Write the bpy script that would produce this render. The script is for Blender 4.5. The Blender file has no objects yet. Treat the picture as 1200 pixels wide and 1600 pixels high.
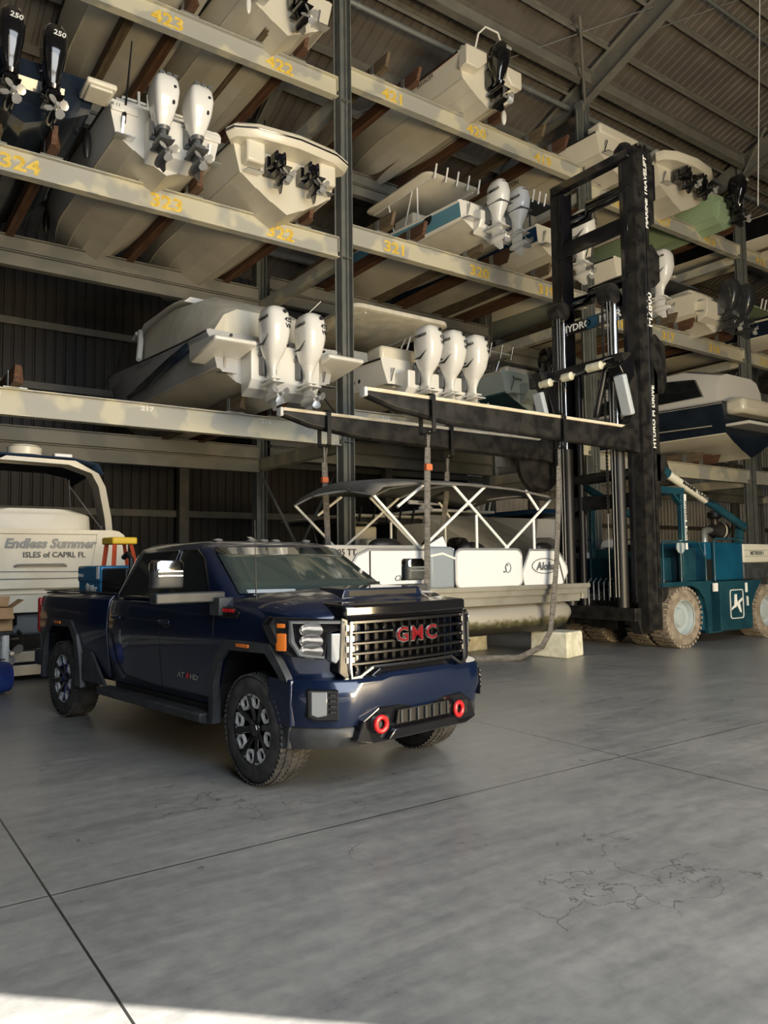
import bpy, math, random
from mathutils import Vector, Matrix
random.seed(7)
PI = math.pi
S = bpy.context.scene
C = S.collection

# ------------------------------------------------------------------ camera
PITCH = math.atan(80/1202.0); ROLL = 0.012; YAW = math.radians(54.6)
_F = Vector((math.cos(YAW)*math.cos(PITCH), math.sin(YAW)*math.cos(PITCH), math.sin(PITCH)))
_r0 = Vector((math.sin(YAW), -math.cos(YAW), 0)); _u0 = _r0.cross(_F)
_R = math.cos(ROLL)*_r0 - math.sin(ROLL)*_u0
_U = math.sin(ROLL)*_r0 + math.cos(ROLL)*_u0
cam = bpy.data.cameras.new('camera'); cam.sensor_fit = 'HORIZONTAL'; cam.sensor_width = 36
cam.lens = 36*1202/1200; cam.clip_end = 300
camo = bpy.data.objects.new('camera', cam); C.objects.link(camo)
camo.matrix_world = Matrix(((_R.x, _U.x, -_F.x, 0), (_R.y, _U.y, -_F.y, 0), (_R.z, _U.z, -_F.z, 1.7), (0, 0, 0, 1)))
S.camera = camo
S.view_settings.view_transform = 'Standard'; S.view_settings.look = 'None'
S.view_settings.gamma = 1.0; S.view_settings.use_curve_mapping = False
S.view_settings.exposure = -0.22
S.cycles.max_bounces = 6; S.cycles.diffuse_bounces = 3; S.cycles.glossy_bounces = 3
S.cycles.transmission_bounces = 3; S.cycles.transparent_max_bounces = 6
S.cycles.sample_clamp_indirect = 6.0; S.cycles.caustics_reflective = False; S.cycles.caustics_refractive = False

# ------------------------------------------------------------------ light
W = bpy.data.worlds.new('sky'); S.world = W; W.use_nodes = True
W.node_tree.nodes['Background'].inputs[0].default_value = (0.62, 0.72, 0.9, 1)
W.node_tree.nodes['Background'].inputs[1].default_value = 0.25
def lamp(name, kind, energy, color, loc, direction, **kw):
    l = bpy.data.lights.new(name, kind); l.energy = energy; l.color = color
    for k, v in kw.items(): setattr(l, k, v)
    o = bpy.data.objects.new(name, l); C.objects.link(o); o.location = loc
    o.rotation_euler = Vector(direction).to_track_quat('-Z', 'Y').to_euler()
    return o
SUN_EL = math.radians(40)
lamp('sun', 'SUN', 26, (1.0, 0.93, 0.82), (0, 0, 30), (-.7156*math.cos(SUN_EL), .698*math.cos(SUN_EL), -math.sin(SUN_EL)), angle=0.003)
# daylight that comes in through the tall boat door behind the camera
lamp('door_daylight', 'AREA', 2500, (0.86, 0.93, 1.0), (4.5, -5.6, 7.5), (0.1, 1, -0.62), shape='RECTANGLE', size=13, size_y=9)
# warm light thrown up from the sunlit apron outside the door
lamp('apron_bounce', 'AREA', 2700, (1.0, 0.77, 0.43), (8.0, -5.0, 1.4), (0.3, 1, 0.5), shape='RECTANGLE', size=7, size_y=2.2)

# ------------------------------------------------------------------ helpers
class MB:
    def __init__(s): s.v = []; s.f = []; s.m = []; s.cur = 0
    def mat(s, i): s.cur = i; return s
    def add(s, vs, fs):
        o = len(s.v); s.v += [tuple(v) for v in vs]
        for f in fs: s.f.append(tuple(i+o for i in f)); s.m.append(s.cur)
        return s
    def box(s, c, d, rot=None, tx=1, ty=1):
        x, y, z = d[0]/2, d[1]/2, d[2]/2
        vs = [Vector((sx*x*(tx if sz > 0 else 1), sy*y*(ty if sz > 0 else 1), sz*z)) for sz in (-1, 1) for sy in (-1, 1) for sx in (-1, 1)]
        if rot is not None: vs = [rot @ v for v in vs]
        c = Vector(c)
        return s.add([v+c for v in vs], [(0, 2, 3, 1), (4, 5, 7, 6), (0, 1, 5, 4), (2, 6, 7, 3), (0, 4, 6, 2), (1, 3, 7, 5)])
    def bx(s, a, b):
        return s.box([(a[i]+b[i])/2 for i in range(3)], [abs(b[i]-a[i]) for i in range(3)])
    def beam(s, p0, p1, w, h, up=(0, 0, 1)):
        p0, p1 = Vector(p0), Vector(p1); d = (p1-p0).normalized()
        sd = d.cross(Vector(up))
        if sd.length < 1e-4: sd = Vector((1, 0, 0))
        sd.normalize(); u = sd.cross(d)
        vs = [p+sd*a*w/2+u*b*h/2 for p in (p0, p1) for a, b in ((-1, -1), (1, -1), (1, 1), (-1, 1))]
        return s.add(vs, [(0, 1, 2, 3), (7, 6, 5, 4), (0, 4, 5, 1), (1, 5, 6, 2), (2, 6, 7, 3), (3, 7, 4, 0)])
    def loft(s, rings, cap=True, close=True):
        n = len(rings[0]); o = len(s.v)
        for r in rings: s.v += [tuple(p) for p in r]
        for i in range(len(rings)-1):
            for j in range(n if close else n-1):
                k = (j+1) % n
                s.f.append((o+i*n+j, o+i*n+k, o+(i+1)*n+k, o+(i+1)*n+j)); s.m.append(s.cur)
        if cap:
            s.f.append(tuple(o+j for j in range(n-1, -1, -1))); s.m.append(s.cur)
            q = o+(len(rings)-1)*n
            s.f.append(tuple(q+j for j in range(n))); s.m.append(s.cur)
        return s
    def tube(s, pts, r, n=8, closed=False):
        pts = [Vector(p) for p in pts]; rs = r if isinstance(r, (list, tuple)) else [r]*len(pts)
        rings = []; ref = None
        for i, p in enumerate(pts):
            if closed: d = pts[(i+1) % len(pts)]-pts[i-1]
            else: d = pts[min(i+1, len(pts)-1)]-pts[max(i-1, 0)]
            d.normalize()
            if ref is None: ref = Vector((0, 0, 1)) if abs(d.z) < .9 else Vector((1, 0, 0))
            a = d.cross(ref).normalized(); b = a.cross(d).normalized(); ref = b
            rings.append([p+(a*math.cos(t)+b*math.sin(t))*rs[i] for t in [2*PI*k/n for k in range(n)]])
        if closed: rings.append(rings[0])
        return s.loft(rings, cap=not closed)
    def cyl(s, p0, p1, r, r1=None, n=16): return s.tube([p0, p1], [r, r if r1 is None else r1], n)
    def lathe(s, prof, o=(0, 0, 0), axis='z', n=24, cap=True):
        rings = []
        for r, h in prof:
            ring = []
            for k in range(n):
                t = 2*PI*k/n; a, b = r*math.cos(t), r*math.sin(t)
                p = {'z': (a, b, h), 'y': (b, h, a), 'x': (h, a, b)}[axis]
                ring.append((p[0]+o[0], p[1]+o[1], p[2]+o[2]))
            rings.append(ring)
        return s.loft(rings, cap)
    def prism(s, poly, a, b, axis='y'):
        f = {'y': lambda p, h: (p[0], h, p[1]), 'x': lambda p, h: (h, p[0], p[1]), 'z': lambda p, h: (p[0], p[1], h)}[axis]
        return s.loft([[f(p, a) for p in poly], [f(p, b) for p in poly]])
    def frame(s, outer, inner, a, b, axis='y'):
        f = {'y': lambda p, h: (p[0], h, p[1]), 'x': lambda p, h: (h, p[0], p[1]), 'z': lambda p, h: (p[0], p[1], h)}[axis]
        r = [[f(p, a) for p in outer], [f(p, b) for p in outer], [f(p, b) for p in inner], [f(p, a) for p in inner]]
        return s.loft(r+[r[0]], cap=False)
    def ell(s, c, r, n=14, m=10):
        rings = []
        for i in range(m+1):
            t = -PI/2+PI*i/m; q = max(math.cos(t), .01)
            rings.append([(c[0]+r[0]*q*math.cos(2*PI*k/n), c[1]+r[1]*q*math.sin(2*PI*k/n), c[2]+r[2]*math.sin(t)) for k in range(n)])
        return s.loft(rings)
    def grid(s, P):
        o = len(s.v); n = len(P[0])
        for r in P: s.v += [tuple(p) for p in r]
        for i in range(len(P)-1):
            for j in range(n-1):
                s.f.append((o+i*n+j, o+i*n+j+1, o+(i+1)*n+j+1, o+(i+1)*n+j)); s.m.append(s.cur)
        return s
    def warp(s, fn): s.v = [tuple(fn(Vector(p))) for p in s.v]; return s
    def sub(s, o): # append another MB
        k = len(s.v); s.v += o.v; s.f += [tuple(i+k for i in f) for f in o.f]; s.m += o.m; return s
    def mirror_y(s):
        k = len(s.v); s.v += [(x, -y, z) for x, y, z in s.v]; nf = len(s.f)
        s.f += [tuple(i+k for i in reversed(f)) for f in s.f[:nf]]; s.m += s.m[:nf]; return s
    def build(s, name, mats, parent=None, smooth=35, bevel=0, solid=0, subs=0):
        me = bpy.data.meshes.new(name); me.from_pydata(s.v, [], s.f)
        for m in (mats if isinstance(mats, (list, tuple)) else [mats]): me.materials.append(m)
        me.polygons.foreach_set('material_index', s.m)
        import bmesh
        bm = bmesh.new(); bm.from_mesh(me); bmesh.ops.recalc_face_normals(bm, faces=bm.faces); bm.to_mesh(me); bm.free()
        if smooth:
            me.polygons.foreach_set('use_smooth', [True]*len(me.polygons)); me.set_sharp_from_angle(angle=math.radians(smooth))
        me.update()
        o = bpy.data.objects.new(name, me); C.objects.link(o)
        if parent: o.parent = parent
        if solid: q = o.modifiers.new('s', 'SOLIDIFY'); q.thickness = solid
        if bevel: q = o.modifiers.new('b', 'BEVEL'); q.width = bevel; q.segments = 2; q.limit_method = 'ANGLE'; q.angle_limit = math.radians(40)
        if subs: q = o.modifiers.new('u', 'SUBSURF'); q.levels = q.render_levels = subs
        return o
def rrect(w, h, r, n=4, cx=0, cy=0):
    out = []
    for sx, sy, a0 in ((1, 1, 0), (-1, 1, PI/2), (-1, -1, PI), (1, -1, 1.5*PI)):
        for k in range(n+1):
            a = a0+PI/2*k/n
            out.append((cx+sx*(w/2-r)+r*math.cos(a), cy+sy*(h/2-r)+r*math.sin(a)))
    return out
def srect(w, h, p=3.0, n=20, cx=0, cy=0): # superellipse outline
    out = []
    for k in range(n):
        a = 2*PI*k/n; c, q = math.cos(a), math.sin(a)
        out.append((cx+w/2*math.copysign(abs(c)**(2/p), c), cy+h/2*math.copysign(abs(q)**(2/p), q)))
    return out
def tag(o, label, cat, group=None, kind=None):
    if label: o['label'] = label
    if cat: o['category'] = cat
    if group: o['group'] = group
    if kind: o['kind'] = kind
    return o
def thing(name, label, cat, loc=(0, 0, 0), rz=0, group=None):
    o = bpy.data.objects.new(name, None); C.objects.link(o); o.empty_display_size = .2
    o.location = loc; o.rotation_euler = (0, 0, rz)
    return tag(o, label, cat, group)
def struct(o): o['kind'] = 'structure'; return o
def kids(o): return [c for c in bpy.data.objects if c.parent == o]
def dup(o, parent=None, loc=None, label=None):
    c = o.copy(); C.objects.link(c); c.parent = parent
    if loc is not None: c.location = loc
    if label: c['label'] = label
    for k in kids(o): dup(k, c)
    return c
def text(name, s, size, mat, M, parent=None, depth=.002, shear=0, xs=1, bold=0, align='CENTER'):
    cu = bpy.data.curves.new(name, 'FONT'); cu.body = s; cu.size = size; cu.extrude = depth
    cu.align_x = align; cu.align_y = 'CENTER'; cu.shear = shear; cu.resolution_u = 2; cu.offset = bold
    t = bpy.data.objects.new('tmp', cu); C.objects.link(t)
    me = bpy.data.meshes.new_from_object(t); bpy.data.objects.remove(t)
    me.name = name; me.transform(M @ Matrix.Diagonal((xs, 1, 1, 1))); me.materials.clear(); me.materials.append(mat)
    o = bpy.data.objects.new(name, me); C.objects.link(o)
    if parent: o.parent = parent
    return o
def face(p, nrm, up=(0, 0, 1), off=.003): # matrix that lays text on a surface
    z = Vector(nrm).normalized(); x = Vector(up).cross(z).normalized(); y = z.cross(x)
    p = Vector(p)+z*off
    return Matrix(((x.x, y.x, z.x, p.x), (x.y, y.y, z.y, p.y), (x.z, y.z, z.z, p.z), (0, 0, 0, 1)))

# ------------------------------------------------------------------ materials
def principled(name, col, rough=.5, metal=0, coat=0, spec=.5):
    m = bpy.data.materials.new(name); m.use_nodes = True; b = m.node_tree.nodes['Principled BSDF']
    b.inputs['Base Color'].default_value = (*col, 1); b.inputs['Roughness'].default_value = rough
    b.inputs['Metallic'].default_value = metal; b.inputs['Coat Weight'].default_value = coat
    b.inputs['Coat Roughness'].default_value = .04; b.inputs['Specular IOR Level'].default_value = spec
    return m
def nodes(m): return m.node_tree.nodes, m.node_tree.links, m.node_tree.nodes['Principled BSDF']
def varied(name, c1, c2, scale=2, rough=.5, metal=0, detail=4, lo=.4, hi=.6, coat=0, bump=0, stretch=None, r2=None):
    m = principled(name, c1, rough, metal, coat); N, L, b = nodes(m)
    tc = N.new('ShaderNodeTexCoord'); src = tc.outputs['Object']
    if stretch:
        mp = N.new('ShaderNodeMapping'); mp.inputs['Scale'].default_value = stretch; L.new(src, mp.inputs[0]); src = mp.outputs[0]
    no = N.new('ShaderNodeTexNoise'); no.inputs['Scale'].default_value = scale; no.inputs['Detail'].default_value = detail
    L.new(src, no.inputs['Vector'])
    r = N.new('ShaderNodeValToRGB'); r.color_ramp.elements[0].position = lo; r.color_ramp.elements[1].position = hi
    r.color_ramp.elements[0].color = (*c1, 1); r.color_ramp.elements[1].color = (*c2, 1)
    L.new(no.outputs['Fac'], r.inputs[0]); L.new(r.outputs[0], b.inputs['Base Color'])
    if r2 is not None:
        mr = N.new('ShaderNodeMapRange'); mr.inputs['To Min'].default_value = rough; mr.inputs['To Max'].default_value = r2
        L.new(no.outputs['Fac'], mr.inputs[0]); L.new(mr.outputs[0], b.inputs['Roughness'])
    if bump:
        bp = N.new('ShaderNodeBump'); bp.inputs['Strength'].default_value = bump; bp.inputs['Distance'].default_value = .01
        L.new(no.outputs['Fac'], bp.inputs['Height']); L.new(bp.outputs[0], b.inputs['Normal'])
    return m
M = {}
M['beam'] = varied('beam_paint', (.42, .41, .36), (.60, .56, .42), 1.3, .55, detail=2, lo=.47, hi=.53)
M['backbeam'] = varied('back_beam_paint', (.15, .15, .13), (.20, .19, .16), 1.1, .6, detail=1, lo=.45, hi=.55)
M['post'] = varied('post_paint', (.13, .14, .13), (.165, .17, .155), 3, .45)
M['roofsteel'] = varied('roof_steel', (.15, .145, .125), (.19, .18, .15), 2, .6)
M['roofdeck'] = varied('roof_deck', (.16, .14, .12), (.21, .185, .155), .8, .5, metal=.3)
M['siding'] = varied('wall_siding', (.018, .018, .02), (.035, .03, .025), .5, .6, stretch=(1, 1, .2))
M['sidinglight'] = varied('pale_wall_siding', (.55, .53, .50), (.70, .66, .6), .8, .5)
M['wood'] = varied('stained_wood', (.07, .032, .018), (.17, .08, .04), 3, .75, stretch=(6, .6, 6), lo=.3, hi=.7, bump=.3)
M['oldwood'] = varied('weathered_wood', (.08, .055, .032), (.19, .14, .08), 4, .85, stretch=(6, .6, 6), lo=.3, hi=.7, bump=.3)
M['galv'] = principled('galvanised', (.42, .44, .42), .4, .7)
M['yellow'] = varied('yellow_stencil', (.72, .46, .04), (.85, .62, .12), 12, .6)
M['whitepaint'] = principled('white_paint', (.80, .80, .77), .5)
M['black'] = principled('black_plastic', (.012, .012, .013), .45)
M['gloss'] = principled('gloss_black', (.008, .008, .01), .12, coat=.6)
M['blacksteel'] = varied('black_steel', (.007, .007, .008), (.022, .021, .019), 5, .35, detail=6, r2=.55)
M['chrome'] = principled('chrome', (.75, .75, .75), .12, 1)
M['steel'] = principled('stainless', (.55, .55, .56), .3, 1)
M['prop'] = principled('propeller_metal', (.62, .61, .58), .28, .55)
M['rubber'] = varied('rubber', (.025, .025, .026), (.05, .048, .045), 20, .8)
M['glass'] = principled('dark_glass', (.012, .015, .016), .04, coat=.5)
M['gel'] = varied('gelcoat', (.74, .68, .54), (.80, .75, .62), 1.2, .28, coat=.2, lo=.3, hi=.7)
M['gel2'] = varied('pale_bottom', (.56, .52, .43), (.64, .60, .50), 1.5, .35, lo=.35, hi=.65)
M['white'] = principled('white_gelcoat', (.82, .80, .74), .22, coat=.4)
M['engwhite'] = principled('engine_white', (.84, .83, .79), .2, coat=.5)
M['engblack'] = principled('engine_black', (.01, .01, .011), .1, coat=.8)
M['enggrey'] = principled('engine_charcoal', (.035, .036, .038), .3, coat=.3)
M['legg'] = principled('engine_leg_grey', (.12, .13, .14), .35)

# ------------------------------------------------------------------ the building
def floor_mat():
    m = principled('concrete', (.2, .2, .2), .4); N, L, b = nodes(m)
    tc = N.new('ShaderNodeTexCoord')
    def noise(sc, det, st=None, rough=.6):
        n = N.new('ShaderNodeTexNoise'); n.inputs['Scale'].default_value = sc; n.inputs['Detail'].default_value = det; n.inputs['Roughness'].default_value = rough
        if st:
            mp = N.new('ShaderNodeMapping'); mp.inputs['Scale'].default_value = st; mp.inputs['Rotation'].default_value = (0, 0, .5); L.new(tc.outputs['Object'], mp.inputs[0]); L.new(mp.outputs[0], n.inputs[0])
        else: L.new(tc.outputs['Object'], n.inputs[0])
        return n.outputs['Fac']
    def mth(op, a, bb):
        q = N.new('ShaderNodeMath'); q.operation = op
        for i, x in enumerate((a, bb)):
            if isinstance(x, (int, float)): q.inputs[i].default_value = x
            elif x is not None: L.new(x, q.inputs[i])
        return q.outputs[0]
    big, mid, streak = noise(.7, 6), noise(9, 10, None, .7), noise(3.2, 9, (.3, 2.2, 1), .7)
    t = mth('ADD', mth('MULTIPLY', big, .26), mth('ADD', mth('MULTIPLY', mid, .34), mth('MULTIPLY', streak, .40)))
    r = N.new('ShaderNodeValToRGB'); e = r.color_ramp.elements
    e[0].position = .38; e[0].color = (.15, .153, .155, 1); e[1].position = .64; e[1].color = (.32, .315, .30, 1)
    L.new(t, r.inputs[0])
    # saw-cut joints
    sx = N.new('ShaderNodeSeparateXYZ'); L.new(tc.outputs['Object'], sx.inputs[0])
    def joint(c, off, per, w):
        d = mth('ABSOLUTE', mth('SUBTRACT', mth('MODULO', mth('ADD', c, 100*per-off), per), per/2), None)
        return mth('GREATER_THAN', d, per/2-w)
    ja, jb = joint(sx.outputs[0], .95, 4.67, .006), joint(sx.outputs[1], 4.37, 4.7, .006)
    # crazing cracks
    vo = N.new('ShaderNodeTexVoronoi'); vo.feature = 'DISTANCE_TO_EDGE'; vo.inputs['Scale'].default_value = 1.1
    wn = N.new('ShaderNodeTexNoise'); wn.inputs['Scale'].default_value = 2.5; wn.inputs['Detail'].default_value = 6; L.new(tc.outputs['Object'], wn.inputs[0])
    va = N.new('ShaderNodeVectorMath'); va.operation = 'ADD'; L.new(tc.outputs['Object'], va.inputs[0]); L.new(wn.outputs['Color'], va.inputs[1]); L.new(va.outputs[0], vo.inputs['Vector'])
    crack = mth('MULTIPLY', mth('LESS_THAN', vo.outputs['Distance'], .006), mth('GREATER_THAN', noise(.6, 2), .56))
    crack = mth('MULTIPLY', crack, .5)
    # small oil spots
    v2 = N.new('ShaderNodeTexVoronoi'); v2.inputs['Scale'].default_value = 1.7; L.new(va.outputs[0], v2.inputs['Vector'])
    spot = mth('MULTIPLY', mth('LESS_THAN', v2.outputs['Distance'], mth('MULTIPLY', noise(1.1, 1), .09)), .45)
    k = mth('MAXIMUM', mth('MAXIMUM', ja, jb), mth('MAXIMUM', crack, spot))
    mx = N.new('ShaderNodeMix'); mx.data_type = 'RGBA'; L.new(k, mx.inputs[0]); L.new(r.outputs[0], mx.inputs[6]); mx.inputs[7].default_value = (.02, .02, .02, 1)
    L.new(mx.outputs[2], b.inputs['Base Color'])
    mr = N.new('ShaderNodeMapRange'); mr.inputs[1].default_value = .3; mr.inputs[2].default_value = .7; mr.inputs[3].default_value = .22; mr.inputs[4].default_value = .46
    L.new(t, mr.inputs[0]); L.new(mr.outputs[0], b.inputs['Roughness'])
    bp = N.new('ShaderNodeBump'); bp.inputs['Strength'].default_value = .25; bp.inputs['Distance'].default_value = .003; L.new(mth('SUBTRACT', mid, k), bp.inputs['Height']); L.new(bp.outputs[0], b.inputs['Normal'])
    return m
FL = MB().grid([[(-12, -6, 0), (80, -6, 0)], [(-12, 25.4, 0), (80, 25.4, 0)]])
struct(FL.build('floor', floor_mat(), smooth=0))
AP = MB().grid([[(-60, -60, -.01), (80, -60, -.01)], [(-60, -6, -.01), (80, -6, -.01)]])
o = AP.build('concrete_apron', principled('sunlit_apron', (.55, .52, .46), .8), smooth=0); struct(o)

DECK0 = 15.2; SL = .385
def zroof(y): return 16.25+SL*(14.4-y)
def ribbed_roof():
    b = MB(); n = int(92/.3); P0, P1 = [], []
    for i in range(n):
        x = -12+i*.3
        for dx, dz in ((0, 0), (.16, 0), (.19, .05), (.27, .05)):
            P0.append((x+dx, -6, zroof(-6)+dz)); P1.append((x+dx, 25.3, zroof(25.3)+dz))
    return b.grid([P0, P1])
struct(ribbed_roof().build('ceiling', M['roofdeck'], smooth=0))
RIDGE = MB().grid([[(-12, -6.2, 0), (-12, -6.2, 25)], [(-4, -6.2, 0), (-4, -6.2, 25)]])
fw = MB().bx((-12, -6.2, 0), (-5, -6, 25.4)).bx((10.52, -6.2, 0), (80, -6, 25.4)).bx((-5, -6.2, 12.4), (10.52, -6, 25.4))
struct(fw.build('wall_front', M['siding'], smooth=0))
def siding(x0, x1, z0, z1, y):
    P0, P1 = [], []; x = x0
    while x < x1:
        for dx, dy in ((0, 0), (.21, 0), (.235, .035), (.275, .035)):
            P0.append((x+dx, y+dy, z0)); P1.append((x+dx, y+dy, z1))
        x += .3
    return MB().grid([P0, P1])
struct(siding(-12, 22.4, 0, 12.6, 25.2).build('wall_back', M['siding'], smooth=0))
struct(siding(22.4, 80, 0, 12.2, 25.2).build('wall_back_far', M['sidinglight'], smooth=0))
struct(MB().bx((79.8, -6, 0), (80, 25.4, 28)).build('wall_right', M['siding'], smooth=0))
struct(MB().bx((-12.2, -6, 0), (-12, 25.4, 28)).build('wall_left', M['siding'], smooth=0))
for i, z in enumerate((1.6, 3.5, 5.4, 7.3, 9.2, 11.1)):
    g = MB().bx((-12, 24.94, z), (80, 25.17, z+.04)).bx((-12, 24.94, z-.18), (80, 24.96, z))
    struct(g.build('trim_%d' % (i+1), M['roofsteel'], smooth=0))
# roof frames: one rafter on a wall column at every rack post line
BAYX = [.98-8.38, .98, 9.35, 17.74, 26.1, 34.5, 42.9, 51.3]
def ibeam_x(b, x0, x1, y, ztop, h, fw=.2, ft=.022, tw=.02):
    b.bx((x0, y-fw/2, ztop-ft), (x1, y+fw/2, ztop)).bx((x0, y-fw/2, ztop-h), (x1, y+fw/2, ztop-h+ft)).bx((x0, y-tw/2, ztop-h+ft), (x1, y+tw/2, ztop-ft))
    return b
names = ['beyond the left edge', 'at the left', 'above the tall centre-left rack post', 'meeting the rack post behind the lift mast', 'at upper right above the third rack post', 'far down the building', 'farther down the building', 'farthest down the building']
for x, nm in zip(BAYX, names):
    b = MB(); w = .02
    pts = [(24.9, 11.2), (16.6, 15.15), (14.5, 15.2), (-5.9, 15.2+SL*20.4)]
    top = [(24.9, zroof(24.9)-.28), (16.6, zroof(16.6)-.28), (14.5, zroof(14.5)-.28), (-5.9, zroof(-5.9)-.28)]
    poly = pts+top[::-1]
    b.loft([[(x-w/2, p[0], p[1]) for p in poly], [(x+w/2, p[0], p[1]) for p in poly]])
    for ch in (pts, top):
        for a, c in zip(ch, ch[1:]): b.beam((x, a[0], a[1]), (x, c[0], c[1]), .26, .025, up=(0, 0, 1))
    for y in (9.5, 14.4, 19, 4.5, 0): b.bx((x-.12, y-.01, zroof(y)-1.3 if y < 15 else 14.3), (x+.12, y+.01, zroof(y)-.3))
    b.bx((x-.16, 24.6, 0), (x+.16, 24.9, 12.1))
    o = b.build('roof_rafter', M['roofsteel'], smooth=0)
    tag(o, 'dark tapered steel roof rafter '+nm, 'rafter', 'steel roof rafters')
    struct(o)
pl = 0
for y in (23.6, 22.2, 20.8, 19.4, 18.0, 16.7, 15.0, 13.5, 12.2, 10.9, 9.5, 8.1, 6.7, 5.3, 3.9, 2.5, 1.1, -.3, -1.7, -3.1, -4.5):
    pl += 1; z = zroof(y)-.02
    b = MB(); rot = Matrix.Rotation(-math.atan(SL), 3, 'X')
    for c, d in (((0, 0, -.01), (92, .09, .015)), ((0, .04, -.13), (92, .012, .25)), ((0, 0, -.25), (92, .09, .015))):
        b.box(Vector((34, y, z))+rot @ Vector(c), d, rot)
    struct(b.build('trim_%d' % (10+pl), M['roofsteel'], smooth=0))
# heavier strut members between the rafters
for i, y in enumerate((14.15, 8.8)):
    b = MB(); ibeam_x(b, -12, 80, y, zroof(y)-.3, .42, .24)
    struct(b.build('trim_%d' % (40+i), M['roofsteel'], smooth=0))
pipe = MB()
pipe.tube([(-12, 15.0, zroof(15)-.62), (80, 15.0, zroof(15)-.62)], .075, 10)
for k in range(14): pipe.tube([(-8+6*k, 15.0, zroof(15)-.62), (-7.9+6*k, 15.0, zroof(15)-.62)], .095, 10)
tag(pipe.build('sprinkler_pipe', M['galv'], smooth=60), 'long grey sprinkler pipe running under the dark roof beside the strut', 'pipe')
pipe = MB(); pipe.tube([(-12, 11.2, zroof(11.2)-.42), (80, 11.2, zroof(11.2)-.42)], .045, 8)
tag(pipe.build('sprinkler_pipe', M['galv'], smooth=60), 'thin pipe along the purlin at upper right of the roof', 'pipe')
for i, (a, c) in enumerate((((17.74, 14.4, 15.2), (15.9, 13.0, zroof(13)-.4)), ((26.1, 14.4, 15.2), (25.4, 13.0, zroof(13)-.4)))):
    tag(MB().cyl(a, c, .045, n=8).build('flange_brace', M['roofsteel']), ['diagonal brace pipe above the rack post behind the lift mast', 'diagonal brace pipe above the rack post at upper right'][i], 'brace')
rods = [((9.35, 20, zroof(20)-.4), (17.74, 12, zroof(12)-.4)), ((17.74, 13, zroof(13)-.4), (26.1, 5, zroof(5)-.4)), ((17.9, 14.9, 15.3), (19.6, 14.9, 13.6)), ((17.74, 3, zroof(3)-.52), (26.1, 12, zroof(12)-.52))]
rl = ['crossing the dark roof panels left of the rafter', 'running across the ribbed roof panels right of the rafter', 'hanging down right of the post behind the mast', 'slanting across the bright ribbed roof at top right']
for (a, c), l in zip(rods, rl):
    tag(MB().cyl(a, c, .012, n=6).build('brace_rod', M['post']), 'thin steel brace rod '+l, 'rod')
tag(MB().cyl((19.5, 9.9, zroof(9.9)), (19.35, 10.2, 10.9), .012, n=6).build('hanging_cable', M['whitepaint']), 'thin pale cable hanging from the roof right of the lift mast', 'cable')

# ------------------------------------------------------------------ steel boat racks
FY, BY = 14.4, 18.7
LV = {4: 12.81, 3: 9.05, 2: 4.78}
def lev(l, bay): return LV[l]+(.38 if bay == 1 else 0)
bayname = ['left bay', 'centre bay', 'right bay behind the mast', 'far right bay']
lvname = {4: 'top', 3: 'middle', 2: 'lowest'}
nums = {(4, 0): ['', '423', '422'], (3, 0): ['324', '323', '322'], (4, 1): ['421', '420', '419'], (3, 1): ['321', '320', '319'], (4, 2): ['418', '417', '416'], (3, 2): ['318', '317', '316'], (4, 3): ['415', '414', '413'], (3, 3): ['315', '314', '313'],
        (2, 0): ['218', '217', '216'], (2, 1): ['215', '214', '213']}
XS = BAYX[1:6]
def hpost(x, y, z1, label, group):
    b = MB(); xc = x-.15
    b.bx((xc-.15, y-.15, 0), (xc-.13, y+.15, z1)).bx((xc+.13, y-.15, 0), (xc+.15, y+.15, z1)).bx((xc-.13, y-.008, 0), (xc+.13, y+.008, z1))
    b.bx((xc-.2, y-.2, 0), (xc+.2, y+.2, .03))
    for lz in (4.4, 8.6, 12.3): b.bx((xc-.13, y-.14, lz), (xc+.13, y, lz+.015))
    b.cyl((xc+.05, y-.09, 1), (xc+.05, y-.09, z1-.2), .016, n=6)
    o = b.build('rack_post', M['post'], smooth=0); return tag(o, label, 'post', group)
pn = ['beyond the left bay', 'tall dark steel post left of centre', 'steel post behind the black lift mast', 'steel post near the right edge', 'farthest steel post, past the right edge']
for x, nm in zip(XS, pn):
    hpost(x, FY, 15.2, 'front rack post: '+nm, 'front rack posts')
    hpost(x, BY, 14.0, 'rear rack post standing behind the '+nm.replace('beyond the left bay', 'left bay end post'), 'rear rack posts')
def stencil(s, size, p, mat, par, **k): return text('stencilled_number', s, size, mat, face(p, (0, -1, 0)), par, depth=.001, **k)
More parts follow.
